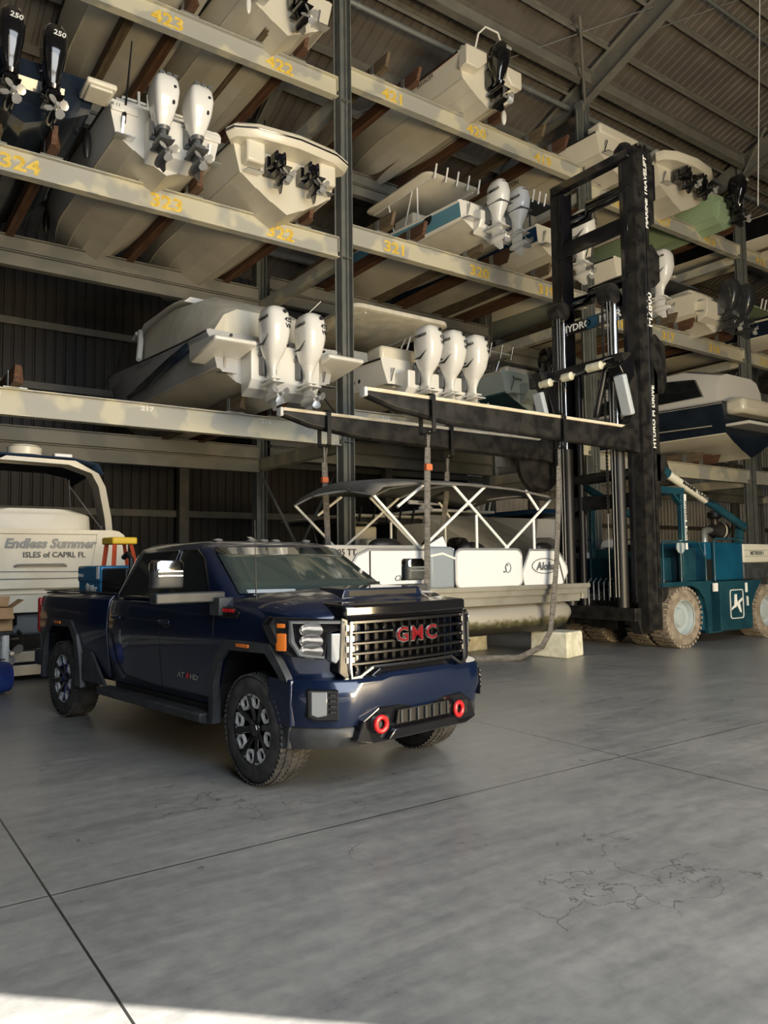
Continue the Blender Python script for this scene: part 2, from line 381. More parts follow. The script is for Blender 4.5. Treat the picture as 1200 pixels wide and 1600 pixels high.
for bay in range(4):
    x0, x1 = XS[bay]+.02, XS[bay+1]-.32
    if bay == 0: x0 = XS[0]+.02
    for l in (2, 3, 4):
        zt = lev(l, bay)
        t = thing('rack_beam', None, 'beam', (0, 0, 0), 0, 'front rack beams')
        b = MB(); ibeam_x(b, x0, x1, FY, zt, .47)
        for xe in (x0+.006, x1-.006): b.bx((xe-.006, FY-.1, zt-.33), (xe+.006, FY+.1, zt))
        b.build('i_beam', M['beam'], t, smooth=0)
        ns = nums.get((l, bay)); lab = ''
        if ns:
            for k, s in enumerate(ns):
                if not s: continue
                cx = XS[bay]+[1.45, 4.1, 6.6][k] if bay == 0 else XS[bay]+([1.3, 4.0, 6.5] if bay == 1 else [1.2, 3.7, 6.3])[k]
                if l == 2: stencil(s, .12, (cx-.35, FY-.012, zt-.1), M['whitepaint'], t, bold=.003, xs=1.4)
                else: stencil(s, .36, (cx, FY-.012, zt-.25), M['yellow'], t, bold=.012, xs=1.25)
            lab = ' stencilled '+[s for s in ns if s][0]+' to '+ns[2]
        tag(t, 'pale %s front rack beam of the %s%s' % (lvname[l], bayname[bay], lab), 'beam')
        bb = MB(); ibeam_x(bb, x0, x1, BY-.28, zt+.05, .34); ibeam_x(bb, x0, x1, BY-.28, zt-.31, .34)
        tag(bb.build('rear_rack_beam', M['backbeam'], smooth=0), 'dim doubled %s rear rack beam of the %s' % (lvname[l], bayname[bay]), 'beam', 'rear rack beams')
for i, x in enumerate(XS):
    for l in (2, 3, 4):
        z = LV[l]-.42
        tag(MB().bx((x-.26, FY+.15, z-.15), (x-.04, BY-.15, z+.15)).build('cross_tie', M['beam'], smooth=0),
            'grey box tie running back under the %s level at the %s' % (lvname[l], ['left end post', 'centre-left post', 'post behind the mast', 'post near the right edge', 'farthest post'][i]), 'tie beam', 'rack cross ties')
def rod(a, c, l, r=.018): tag(MB().cyl(a, c, r, n=6).build('brace_rod', M['post']), l, 'rod')
rod((9.2, 14.55, 8.7), (9.2, 18.55, 12.4), 'steel brace rod slanting up left of the tall centre-left post, top level')
rod((9.2, 18.55, 8.4), (9.2, 14.55, 4.9), 'steel brace rod slanting behind the white twin engines by the centre-left post')
rod((9.12, 18.55, 4.2), (9.12, 14.55, .2), 'dark double brace bar slanting down behind the truck roof, left one', .035)
rod((9.28, 14.55, 4.2), (9.28, 18.55, .2), 'dark double brace bar slanting up behind the truck roof, right one', .035)
rod((25.9, 14.55, 8.4), (25.9, 18.55, 4.8), 'thin crossing brace rod before the navy cruiser, falling one')
rod((26.0, 14.55, 4.8), (26.0, 18.55, 8.4), 'thin crossing brace rod before the navy cruiser, rising one')
for x in XS[1:4]:
    tag(MB().cyl((x-.36, FY+.02, 0), (x-.36, FY+.02, 15), .02, n=6).build('conduit', M['post']), 'thin vertical conduit beside the '+{9.35: 'tall centre-left', 17.74: 'mast-side', 26.1: 'right-hand'}[x]+' rack post', 'conduit')
# wooden bunks
def bunk(x, zt, wood, label, y0=13.75, y1=18.95, h=.36, grp='bunk boards on the racks'):
    t = thing('bunk_board', label, 'bunk', (x, 0, zt), 0, grp)
    p = [(y0+.12, .02), (y1, .02), (y1, h-.06), (y0+.9, h), (y0, h-.02)]
    MB().prism(p, -.045, .045, 'x').build('plank', wood, t, smooth=0)
    MB().prism([(q[0]+.1, q[1]) for q in p[:2]]+[(y1-.1, h), (y0+.4, h+.05)], .05, .13, 'x').build('outer_plank', wood, t, smooth=0)
    c = MB().bx((.14, FY-.07, 0), (.15, FY+.07, .3)).bx((-.06, FY-.07, 0), (-.05, FY+.07, .3)).bx((-.14, FY-.14, 0), (.24, FY+.14, .014))
    c.build('bracket', M['galv'], t, smooth=0)

# ------------------------------------------------------------------ outboards
def blades(b, c, r, n=3, ax='y'):
    c = Vector(c)
    for k in range(n):
        a = 2*PI*k/n+.4; u = Vector((math.cos(a), 0, math.sin(a))); v = Vector((-math.sin(a), 0, math.cos(a))); rows = []
        for q, wd in ((.2, .25), (.45, .5), (.7, .62), (.9, .45), (1, .12)):
            m = c+u*q*r; w = wd*r
            rows.append([m-v*w*.5+Vector((0, w*.35, 0)), m+Vector((0, .01, 0)), m+v*w*.6-Vector((0, w*.35, 0))])
        b.grid(rows)
    return b
ENG = {}
STY = {
 'xto': dict(h=2.0, cowl=[(.94, -.30, .20, .30), (1.04, -.32, .30, .42), (1.2, -.36, .40, .56), (1.45, -.38, .47, .66), (1.68, -.38, .49, .66), (1.84, -.37, .46, .60), (1.93, -.36, .38, .50), (1.98, -.35, .22, .32)], p=3.2, c='engwhite', leg='engwhite'),
 'verado': dict(h=1.75, cowl=[(.80, -.26, .17, .26), (.95, -.30, .28, .38), (1.2, -.34, .40, .56), (1.42, -.35, .45, .62), (1.6, -.34, .42, .56), (1.7, -.34, .33, .44), (1.73, -.34, .24, .34)], p=4.5, c='engwhite', leg='legg'),
 'black': dict(h=1.75, cowl=[(.74, -.26, .15, .24), (.95, -.29, .25, .34), (1.2, -.33, .36, .52), (1.45, -.35, .41, .60), (1.62, -.34, .39, .54), (1.72, -.34, .29, .42), (1.75, -.34, .17, .26)], p=3.0, c='engblack', leg='engblack'),
 'grey': dict(h=1.8, cowl=[(.84, -.28, .26, .34), (.98, -.31, .38, .50), (1.25, -.34, .43, .62), (1.55, -.35, .42, .62), (1.72, -.34, .34, .50), (1.79, -.34, .2, .32)], p=3.4, c='enggrey', leg='enggrey'),
 'egg': dict(h=1.72, cowl=[(1.08, -.32, .36, .50), (1.12, -.33, .40, .58), (1.35, -.34, .43, .62), (1.55, -.34, .38, .56), (1.66, -.34, .27, .42), (1.72, -.34, .12, .2)], p=2.6, c='engwhite', leg='engwhite'),
}
def outboard(style, parent, loc, label=None):
    if style in ENG:
        o = dup(ENG[style], parent, loc); return o
    s = STY[style]; cm, lm = M[s['c']], M[s['leg']]
    z0 = s['cowl'][0][0]
    b = MB().loft([[(x, y+yc, z) for x, y in srect(wx, wy, s['p'], 24)] for z, yc, wx, wy in s['cowl']])
    o = b.build('outboard_motor', cm, parent, smooth=50); o.location = loc
    b = MB()
    rings = [(.52, -.26, .13, .40), (.62, -.26, .11, .30), (.78, -.27, .13, .28), (z0-.04, -.29, .20, .32), (z0+.02, -.30, .24, .36)]
    if style == 'egg': rings = [(.5, -.26, .13, .36), (.62, -.26, .12, .28), (.78, -.28, .2, .3), (.95, -.31, .3, .42), (1.1, -.33, .37, .52)]
    b.loft([[(x, y+yc, z) for x, y in srect(wx, wy, 2.6, 18)] for z, yc, wx, wy in rings])
    b.prism([(-.02, -.54), (.0, -.5), (-.5, -.5), (-.55, -.54)], -.13, .13, 'x') if False else b.box((0, -.30, .53), (.26, .56, .02))
    b.box((0, -.27, .62), (.2, .42, .03))
    b.build('midsection', lm, o, smooth=50)
    b = MB().lathe([(.01, -.66), (.07, -.62), (.085, -.45), (.095, -.25), (.07, -.08), (.01, 0)], (0, 0, .28), 'y', 16)
    b.loft([[(x, y-.27, z) for x, y in srect(.06, w, 2, 12)] for z, w in ((.3, .34), (.54, .38))])
    b.loft([[(x, y+yc, z) for x, y in srect(t, w, 2, 8)] for z, w, t, yc in ((0, .12, .008, -.42), (.2, .32, .03, -.3))])
    b.build('gearcase', lm, o, smooth=50)
    b = MB().cyl((0, -.56, .28), (0, -.74, .28), .05, .035, 12); blades(b, (0, -.64, .28), .2, 4 if style == 'black' else 3)
    b.build('propeller', M['prop'], o, smooth=60)
    b = MB().box((0, -.04, .98), (.28, .1, .5)).box((-.13, -.12, .95), (.03, .2, .42)).box((.13, -.12, .95), (.03, .2, .42)).cyl((-.18, -.1, 1.12), (.18, -.1, 1.12), .035, n=8)
    b.build('mount_bracket', M['legg'] if style != 'black' else M['gloss'], o, smooth=30, bevel=.01)
    if style == 'xto':
        text('lettering', '425\nV8', .115, M['black'], face((.13, -.69, 1.62), (.35, -1, .02), off=.012), o, bold=.002)
        text('lettering', 'YAMAHA', .1, M['black'], face((-.243, -.42, 1.72), (-1, 0, .05), off=.004), o, bold=.002)
        MB().lathe([(.04, 0), (.04, .01)], (.07, -.71, 1.84), 'y', 12).build('badge', M['black'], o)
        MB().ell((.17, -.6, 1.22), (.03, .06, .02)).build('vent', M['black'], o)
        MB().prism([(-.62, 1.38), (-.40, 1.22), (-.12, 1.26), (-.38, 1.27)], -.244, -.236, 'x').build('swoosh', M['black'], o)
    if style == 'verado':
        MB().ell((.1, -.655, 1.45), (.028, .02, .028)).ell((.09, -.60, 1.2), (.03, .03, .045)).build('badge', M['black'], o)
        b = MB()
        for x in (-.12, 0, .12): b.box((x, -.58, 1.675), (.08, .1, .03))
        b.build('vent', M['legg'], o)
    if style == 'black':
        text('lettering', '250', .13, M['whitepaint'], face((.02, -.655, 1.5), (.1, -1, .12), off=.006), o, bold=.003, shear=.2)
        MB().tube([(-.2, -.42, 1.5), (-.15, -.5, 1.2), (-.09, -.42, .85)], .01).tube([(.2, -.42, 1.5), (.15, -.5, 1.2), (.09, -.42, .85)], .01).build('side_trim', M['chrome'], o)
    if style == 'egg':
        text('lettering', 'YAMAHA', .11, M['black'], face((-.216, -.38, 1.38), (-1, 0, .02), off=.004), o, bold=.002)
        MB().box((0, -.34, 1.1), (.40, .57, .018)).build('seam', M['legg'], o)
        MB().ell((.0, -.58, 1.58), (.1, .03, .02)).build('vent', M['black'], o)
    if style == 'grey':
        MB().tube([(.21, -.42, 1.6), (.215, -.5, 1.3), (.16, -.48, 1.05)], .014).tube([(-.21, -.42, 1.6), (-.215, -.5, 1.3), (-.16, -.48, 1.05)], .014).build('side_trim', M['chrome'], o)
    ENG[style] = o
    return o
def sterndrive(parent, loc):
    if 'sd' in ENG: return dup(ENG['sd'], parent, loc)
    b = MB().box((0, -.12, .60), (.34, .22, .34)).box((0, -.32, .66), (.26, .3, .2)).box((-.08, -.40, .74), (.05, .2, .1)).box((.08, -.40, .74), (.05, .2, .1))
    b.cyl((-.17, -.2, .5), (-.17, -.5, .44), .03, n=8).cyl((.17, -.2, .5), (.17, -.5, .44), .03, n=8)
    o = b.build('stern_drive', M['gloss'], parent, smooth=30, bevel=.025); o.location = loc
    b = MB().loft([[(x, y-.42, z) for x, y in srect(w, d, 2.5, 14)] for z, w, d in ((.2, .07, .36), (.36, .08, .34), (.58, .16, .3))])
    b.box((0, -.48, .38), (.24, .5, .018)).lathe([(.01, -.78), (.06, -.72), (.075, -.5), (.06, -.25), (.01, -.15)], (0, 0, .18), 'y', 12)
    b.loft([[(x, y-.45, z) for x, y in srect(t, w, 2, 8)] for z, w, t in ((-.06, .1, .008), (.14, .26, .03))])
    b.build('gearcase', M['gloss'], o, smooth=50)
    b = MB().cyl((0, -.66, .18), (0, -.86, .18), .045, .03, 10); blades(b, (0, -.72, .18), .19, 3); blades(b, (0, -.82, .18), .17, 3)
    b.build('propeller', M['prop'], o, smooth=60)
    ENG['sd'] = o; return o

# ------------------------------------------------------------------ boats
def hull(parent, L, hw, tw, cz, sz, mats, bowup=.5, cx=.88, stripe=.5, dead=None, flare=.1, name='hull', cover=False):
    N = 18; rings = []
    for i in range(N):
        t = (i/(N-1)); t = t**.85 if t > 0 else 0
        if t < .45: w = tw+(hw-tw)*math.sin(t/.45*PI/2)
        else: w = hw*max(0.02, (1-((t-.45)/.55)**2.3))
        k = max(0, (t-.62)/.38); zk = (sz+bowup)*(.93*k**2.6)
        zs = sz+bowup*t**1.8
        cw = w*cx*(1-.25*max(0, (t-.5)/.5)); zc = cz+(zs-cz)*.55*max(0, (t-.35)/.65)**1.6
        zc = max(zc, zk+.01); zs = max(zs, zc+.02)
        half = [(0, zk)]
        for a, d in ((.33, 0), (.36, -.03), (.64, 0), (.67, -.03)):
            half.append((cw*a, zk+(zc-zk)*(a-.04+d)))
        half += [(cw*.97, zc-.015), (cw, zc-.02), (cw+.01, zc+.02)]
        zm = zc+(zs-zc)*stripe
        half += [(cw+(w-cw)*(.5+flare), zm), (w, zs-.06), (w+.015, zs), (w-.06, zs+.03), (w-.14, zs+.02)]
        y = L*t
        ring = [(x, y, z) for x, z in half]+[(-x, y, z) for x, z in reversed(half[1:])]
        rings.append(ring)
    n = len(rings[0]); b = MB()
    b.loft(rings)
    # material per segment of the section
    seg = []
    h = len(half)
    for j in range(n):
        k = j if j < h-1 else (n-1-j if j >= h else h-1)
        if j == h-1: k = 99
        seg.append(3 if k == 99 else (0 if k < 7 else (1 if k < 8 else (2 if k < 9 else 3))))
    b.m = [seg[j] for i in range(N-1) for j in range(n)]+[1, 1]
    o = b.build(name, mats, parent, smooth=32)
    # rub rail
    pr = [(r[h-3][0]+.01, r[h-3][1], r[h-3][2]-.03) for r in rings]
    rr = MB().tube(pr, .022, 6).tube([(-x, y, z) for x, y, z in pr], .022, 6)
    rr.build('rub_rail', mats[4] if len(mats) > 4 else M['legg'], parent, smooth=60)
    return o
def trim_tabs(p, x, z):
    for s in (-1, 1):
        o = MB().box((s*x, -.14, z+.0), (.34, .26, .015), Matrix.Rotation(.12, 3, 'X')).box((s*x, -.02, z+.22), (.04, .04, .4), Matrix.Rotation(.4, 3, 'X')).build('trim_tab', M['steel'], p, smooth=0)
def bracket(p, w, z0, z1, d=.55, mat=None):
    b = MB(); pr = [(.02, z0), (-d*.7, z0+.12), (-d, z0+.28), (-d, z1), (.02, z1)]
    b.prism(pr, -w, w, 'x'); return b.build('engine_bracket', mat or M['gel'], p, smooth=0, bevel=.03)
def ttop(p, y0, y1, hw, z, deckz, mat, rods=5, legm=None, thick=.05):
    rings = [[(x, y, z+dz) for x, y in rrect(2*w, (y1-y0)-2*q, .25, 4, 0, (y0+y1)/2)] for w, q, dz in ((hw-.06, .06, 0), (hw, 0, .03), (hw-.02, .02, .03+thick), (hw*.7, .3, .07+thick))]
    MB().loft(rings).build('hardtop', mat, p, smooth=40)
    for sx in (-1, 1):
        b = MB(); x = sx*hw*.72; q = (y0+y1)/2
        b.tube([(sx*hw*.5, q-.45, deckz), (x, q-.7, z)], .024).tube([(sx*hw*.5, q+.5, deckz), (x, q+.6, z)], .024).tube([(sx*hw*.5, q+.35, deckz), (x, q-.5, z)], .02).tube([(x, y0+.15, z-.02), (x, y1-.15, z-.02)], .02)
        b.build('support_frame', legm or M['white'], p, smooth=60)
    for k in range(rods):
        x = (k-(rods-1)/2)*hw*1.5/max(1, rods-1)
        MB().tube([(x, y0-.02, z-.12), (x, y0-.12, z+.24)], .026, 8).build('rod_holder', legm or M['white'], p, smooth=60)
STERN = 13.6
def boat(name, label, cat, x, z, y=STERN, **k): return thing(name, label, cat, (x, y, z), 0, k.get('group'))
G = 'boats stored on the racks'
CR = lambda *a: [M[i] for i in a]
# 423: only its hull bottom shows from below
t = boat('boat', 'cream hull bottom resting above the beam stencilled 423', 'boat', 4.95, 12.92, group=G)
hull(t, 8.2, 1.14, 1.1, .5, 1.35, CR('gel2', 'gel', 'gel', 'gel', 'black'), .5)
outboard('black', t, (0, -.05, -.05)); trim_tabs(t, .75, .35)
# 422: stern with a black outboard at the top of the picture
t = boat('boat', 'cream boat with a black outboard at the top edge, above the beam stencilled 422', 'boat', 7.35, 12.70, group=G)
hull(t, 8.0, 1.15, 1.08, .55, 1.15, CR('gel2', 'gel', 'gel', 'gel', 'black'), .5)
outboard('black', t, (.1, -.1, -.22)); trim_tabs(t, .72, .4)
MB().box((-.75, -.02, .85), (.5, .05, .25)).build('transom_hatch', M['gel2'], t, bevel=.02)
MB().tube([(-.9, -.1, 1.2), (-.95, -.12, .3)], .012).ell((-.95, -.12, .2), (.06, .06, .2)).build('fender', M['white'], t)
# 324: dark hull with two glossy black engines at the left edge
navy = varied('navy_gelcoat', (.012, .018, .03), (.02, .03, .045), 1, .25, coat=.4); M['navy'] = navy
t = boat('boat', 'dark hulled boat with two glossy black 250 outboards at the left edge', 'boat', 2.35, 9.15, group=G)
hull(t, 8.4, 1.22, 1.18, .5, 1.1, CR('navy', 'navy', 'navy', 'gel', 'black'), .5)
outboard('black', t, (-.32, -.25, -.30)); outboard('black', t, (.32, -.25, -.34)); bracket(t, .6, .35, .95, .3, M['navy'])
MB().box((1.1, -.35, .75), (.5, .6, .1)).box((1.1, -.36, .68), (.4, .5, .06)).build('swim_platform', M['gel'], t, bevel=.03)
# 323: white boat, twin white engines
t = boat('boat', 'white boat with twin white outboards and tall black antenna above the beam stencilled 323', 'boat', 4.79, 8.94, group=G)
hull(t, 8.1, 1.1, 1.05, .5, 1.12, CR('gel2', 'white', 'white', 'white', 'black'), .45)
bracket(t, .42, .1, .85, .42, M['white'])
outboard('verado', t, (-.33, -.42, -.38)); outboard('verado', t, (.3, -.42, -.36)); trim_tabs(t, .82, .42)
MB().cyl((-.78, -.02, .9), (-.66, .0, 2.35), .022, .014, 8).cyl((-.80, -.02, .75), (-.78, -.02, 1.0), .04, n=8).build('antenna', M['black'], t)
for x_, w_ in ((-.78, .5), (.86, .4)): MB().box((x_, -.03, 1.0), (w_, .06, .14)).build('transom_pad', M['white'], t, bevel=.02)
text('registration', '4 11', .09, M['black'], face((-.95, -.062, 1.02), (0, -1, 0)), t)
MB().box((0, .9, 1.55), (1.5, .5, .1)).tube([(-.7, .7, 1.1), (-.6, .75, 1.7), (.6, .75, 1.7), (.7, .7, 1.1)], .03).build('aft_seat', M['white'], t, bevel=.04)
for k in range(3): MB().cyl((-.3+k*.18, .7, 1.55), (-.32+k*.18, .66, 1.85), .028, n=8).build('rod_holder', M['white'], t)
MB().ell((-1.15, 1.1, .75), (.08, .08, .3)).build('fender', M['black'], t); MB().ell((-.95, 5.6, 1.0), (.08, .08, .28)).build('fender', M['black'], t)
# 322: twin sterndrive cruiser with a rounded swim platform
t = boat('boat', 'cream cruiser with twin black stern drives above the beam stencilled 322', 'boat', 7.31, 8.84, group=G)
hull(t, 8.8, 1.25, 1.18, .62, 1.25, CR('gel2', 'gel', 'gel', 'gel', 'gloss'), .5)
pl = [(-1.2, .15), (-1.38, -.1), (-1.3, -.32), (-.9, -.52), (0, -.62), (.9, -.52), (1.3, -.32), (1.38, -.1), (1.2, .15)]
b = MB().loft([[(x*.94, y*.9+.02, 1.16) for x, y in pl], [(x, y, 1.26) for x, y in pl], [(x, y, 1.36) for x, y in pl], [(x*.95, y*.92, 1.42) for x, y in pl]])
b.build('swim_platform', M['gel'], t, smooth=40)
MB().tube([(x*1.005, y*1.01, 1.3) for x, y in pl], .018, 6).build('platform_rail', M['gloss'], t)
MB().bx((-1.02, -.3, .75), (-.62, .02, 1.2)).bx((-.64, -.12, .66), (-.54, .0, 1.2)).build('transom_wing', M['gel'], t, bevel=.05)
MB().bx((.62, -.3, .75), (1.02, .02, 1.2)).bx((.54, -.12, .66), (.64, .0, 1.2)).build('transom_wing', M['gel'], t, bevel=.05)
sterndrive(t, (-.38, 0, .22)); sterndrive(t, (.38, 0, .22)); trim_tabs(t, .82, .62)
MB().tube([(-.5, -.4, 1.44), (-.1, -.5, 1.47), (.3, -.48, 1.44)], .015).build('ladder_handle', M['black'], t)
# 421 is empty. 420 top: small whaler with hoop
t = boat('boat', 'cream boat with black outboard under a white hoop rail, on the top centre rack', 'boat', 13.05, 13.06, group=G)
hull(t, 6.6, 1.05, .98, .52, 1.16, CR('gel2', 'gel', 'gel', 'gel', 'black'), .35)
outboard('black', t, (-.02, -.08, -.3))
b = MB().prism([(-.98, 1.2), (-.98, .7), (-.55, .7), (-.3, .95), (-.3, 1.2)], -.3, .02, 'y'); b.build('swim_platform', M['gel'], t, bevel=.03)
MB().prism([(.98, 1.2), (.98, .75), (.62, .75), (.45, .95), (.45, 1.2)], -.22, .02, 'y').build('swim_platform', M['gel'], t, bevel=.03)
MB().tube([(-.5, .0, 1.15), (-.42, -.12, 1.75), (-.25, -.2, 1.95), (.15, -.22, 1.95), (.38, -.15, 1.7), (.45, 0, 1.1)], .028, 8).build('hoop_rail', M['white'], t, smooth=60)
for x_, w_ in ((-.7, .3), (.75, .2)): MB().box((x_, .06, 1.28), (w_, .12, .2)).build('seat_back', M['gel'], t, bevel=.02)
text('lettering', 'WHALER', .13, M['black'], face((-1.06, 1.2, .98), (-1, 0, -.25), off=.02), t, xs=1.3)
text('lettering', 'WHALER', .16, M['black'], face((-.80, 5.2, 1.02), (-1, .55, -.5), off=.05), t)
MB().tube([(-1.03, .05, 1.08), (-1.08, 3, 1.12), (-1.02, 4.4, 1.2)], .008, 4).build('pinstripe', principled('red_stripe', (.3, .05, .03)), t)
MB().ell((.42, -.1, -.12), (.07, .07, .2)).build('fender', M['white'], t)
# 418 top: cream boat behind the mast
t = boat('boat', 'cream boat on the top rack, seen through the top of the lift mast', 'boat', 18.35, 12.75, group=G)
hull(t, 9.0, 1.25, 1.15, .5, 1.1, CR('gel2', 'gel', 'gel', 'gel', 'black'), .6); sterndrive(t, (.1, 0, .1)); trim_tabs(t, .8, .5)
text('lettering', 'KRYPTON', .2, M['black'], face((-1.24, 3.4, .85), (-1, 0, -.2), off=.03), t)
MB().box((0, .3, 1.35), (1.8, .5, .35)).build('aft_seat', M['gel'], t, bevel=.08)
t = boat('boat', 'large cream twin stern drive boat on the top rack just right of the lift mast', 'boat', 21.2, 12.55, group=G)
hull(t, 9.0, 1.26, 1.2, .55, 1.3, CR('gel2', 'gel', 'gel', 'gel', 'gel2'), .6)
b = MB().loft([[(x*.94, y*.9+.02, 1.2) for x, y in pl], [(x, y, 1.3) for x, y in pl], [(x, y, 1.44) for x, y in pl]]); b.build('swim_platform', M['gel'], t, smooth=40)
sterndrive(t, (-.42, -.1, .3)); sterndrive(t, (.42, -.1, .3)); trim_tabs(t, .9, .6)
MB().box((-.5, .2, 1.6), (1.2, .3, .3)).build('aft_seat', M['gel'], t, bevel=.08)
M['green'] = principled('pale_green_gelcoat', (.36, .48, .30), .3, coat=.3)
t = boat('boat', 'pale green boat with black outboard on the top rack, right of the mast', 'boat', 23.6, 12.55, group=G)
hull(t, 7.5, 1.0, .95, .5, 1.1, CR('green', 'green', 'green', 'green', 'gel2'), .4)
outboard('black', t, (.05, -.15, -.1)); bracket(t, .5, .2, .85, .15, M['green'])
t = boat('boat', 'black sided boat with cream bottom on the top rack at the right edge', 'boat', 27.55, 12.65, group=G)
hull(t, 8.5, 1.25, 1.1, .5, 1.25, CR('gel', 'gloss', 'gloss', 'gel', 'chrome'), .5, stripe=.8); trim_tabs(t, .8, .5); sterndrive(t, (0, 0, .15))
# level 3, centre and right
M['blue'] = principled('light_blue_gelcoat', (.13, .30, .38), .25, coat=.4)
t = boat('boat', 'light blue and white boat with T-top and two white outboards above stencil 320', 'boat', 13.05, 9.56, group=G)
hull(t, 8.0, 1.2, 1.05, .42, .88, CR('gel2', 'white', 'blue', 'white', 'white'), .6, stripe=.12)
outboard('egg', t, (-.35, -.28, -.42)); outboard('egg', t, (.33, -.28, -.42)); bracket(t, .62, .12, .65, .3, M['white']); trim_tabs(t, .8, .42)
ttop(t, 1.3, 4.2, 1.0, 2.15, .9, M['gel'], 5)
MB().box((0, .55, .98), (1.5, .7, .22)).build('aft_seat', M['gel'], t, bevel=.08)
MB().box((0, 3.1, 1.35), (.8, .9, .9)).build('console', M['gel'], t, bevel=.06)
MB().lathe([(.13, 0), (.15, .004), (.13, .008)], (0, 0, 0), 'x', 20).build('round_emblem', M['black'], t).location = (-1.14, 1.1, .78)
M['dkblue'] = principled('dark_blue_gelcoat', (.01, .04, .10), .25, coat=.4)
t = boat('boat', 'dark blue and white boat with a white outboard, left behind the lift mast', 'boat', 15.75, 9.50, group=G)
hull(t, 8.0, 1.15, 1.1, .5, 1.0, CR('gel', 'gel', 'dkblue', 'white', 'white'), .5, stripe=.12); outboard('xto', t, (-.05, -.28, -.62)); trim_tabs(t, .85, .45)
MB().box((-.7, .5, 1.75), (.9, .6, .06)).tube([(-.9, .4, 1.0), (-.9, .4, 1.75)], .02).build('canopy', M['navy'], t)
for k in range(3): MB().tube([(-1.0+k*.22, .2, 1.7), (-1.02+k*.22, .1, 2.0)], .026, 8).build('rod_holder', M['white'], t)
M['greyhull'] = varied('grey_green_bottom', (.20, .23, .20), (.27, .29, .25), .8, .3)
t = boat('boat', 'grey bottomed boat with a white outboard just right of the lift mast', 'boat', 18.95, 9.15, group=G)
hull(t, 9.5, 1.3, 1.15, .55, 1.2, CR('greyhull', 'gel', 'gel', 'gel', 'black'), .6); outboard('xto', t, (.2, -.25, -.52))
MB().box((.7, -.3, .85), (.5, .6, .08)).build('swim_platform', M['gel2'], t, bevel=.03)
t = boat('boat', 'cream open boat with two charcoal outboards above the beam stencilled 316', 'boat', 22.75, 8.95, group=G)
hull(t, 8.5, 1.3, 1.15, .5, 1.1, CR('gel', 'gel', 'gel', 'gel', 'gel2'), .5); outboard('grey', t, (-.2, -.35, -.3)); outboard('grey', t, (.65, -.35, -.3)); bracket(t, .9, .2, .85, .35)
MB().box((0, .7, 1.25), (1.7, .9, .25)).build('aft_seat', M['gel'], t, bevel=.1); trim_tabs(t, .85, .5)
MB().tube([(-1.2, 2, 1.2), (-1.1, 1.2, 2.0), (1.1, 1.2, 2.0), (1.2, 2, 1.2)], .02).box((0, 2.2, 2.05), (2.2, 1.9, .05)).build('bimini_top', M['legg'], t)
MB().ell((-1.28, .9, .75), (.09, .09, .3)).tube([(-1.27, .9, 1.0), (-1.25, .9, 1.2)], .01).build('fender', M['black'], t)
t = boat('boat', 'navy boat with cream gunwale on the middle rack at the right edge', 'boat', 27.5, 9.05, group=G)
hull(t, 8.5, 1.25, 1.15, .5, 1.05, CR('gel', 'navy', 'navy', 'gel', 'gel'), .5, stripe=.8); outboard('xto', t, (0.1, -.3, -.3)); MB().box((-.3, 1.6, 1.7), (1.6, 1.8, .05)).build('bimini_top', M['green'], t)
for k in range(3): MB().tube([(-.7+k*.25, .6, 1.6), (-.72+k*.25, .5, 1.95)], .03, 8).build('rod_holder', M['white'], t)

# level 2: the white and silver cruiser
M['silver'] = varied('silver_gelcoat', (.46, .46, .46), (.50, .50, .49), .8, .25, coat=.4)
M['canvas'] = varied('cream_canvas', (.62, .58, .47), (.74, .70, .58), 1.4, .85, bump=.5, stretch=(2, 2, .5))
t = boat('cabin_cruiser', 'silver grey cabin cruiser with canvas enclosed cabin and twin white 425 outboards', 'boat', 7.05, 4.85, group=G)
hull(t, 10.0, 1.6, 1.45, .62, 1.32, CR('gel2', 'silver', 'silver', 'white', 'navy'), .95, stripe=.7, cx=.86)
for s in (-1, 1):
    MB().grid([[(s*1.46, .9, 1.10), (s*1.50, .9, 1.28)], [(s*1.555, 1.7, .92), (s*1.59, 1.7, 1.14)], [(s*1.575, 3.0, .78), (s*1.61, 3.0, .98)], [(s*1.565, 4.5, .76), (s*1.595, 4.5, .84)]]).build('hull_stripe', M['navy'], t, solid=.03, smooth=60)
prof = [(1.5, 1.3), (1.42, 1.9), (1.18, 2.5), (.85, 2.66)]
rings = []
for y, k, dz in ((.25, .9, -.75), (1.3, .95, -.2), (2.6, 1, .0), (4.4, .96, .06), (5.8, .84, -.12), (7.4, .62, -.85)):
    half = [(x*k*.95, z if z < 1.6 else max(1.4, z+dz)) for x, z in prof]
    rings.append([(x, y, z) for x, z in half]+[(-x, y, z) for x, z in reversed(half)])
MB().loft(rings).build('canvas_enclosure', M['canvas'], t, smooth=50)
top = [[(x*k, y, z+dz) for x, z in ((1.25, 2.58), (1.1, 2.70), (-1.1, 2.70), (-1.25, 2.58))] for y, k, dz in ((2.0, .92, -.08), (2.8, .97, .02), (4.5, .95, .08), (5.8, .85, -.1), (6.4, .75, -.35))]
MB().loft(top).build('hardtop', M['white'], t, smooth=50)
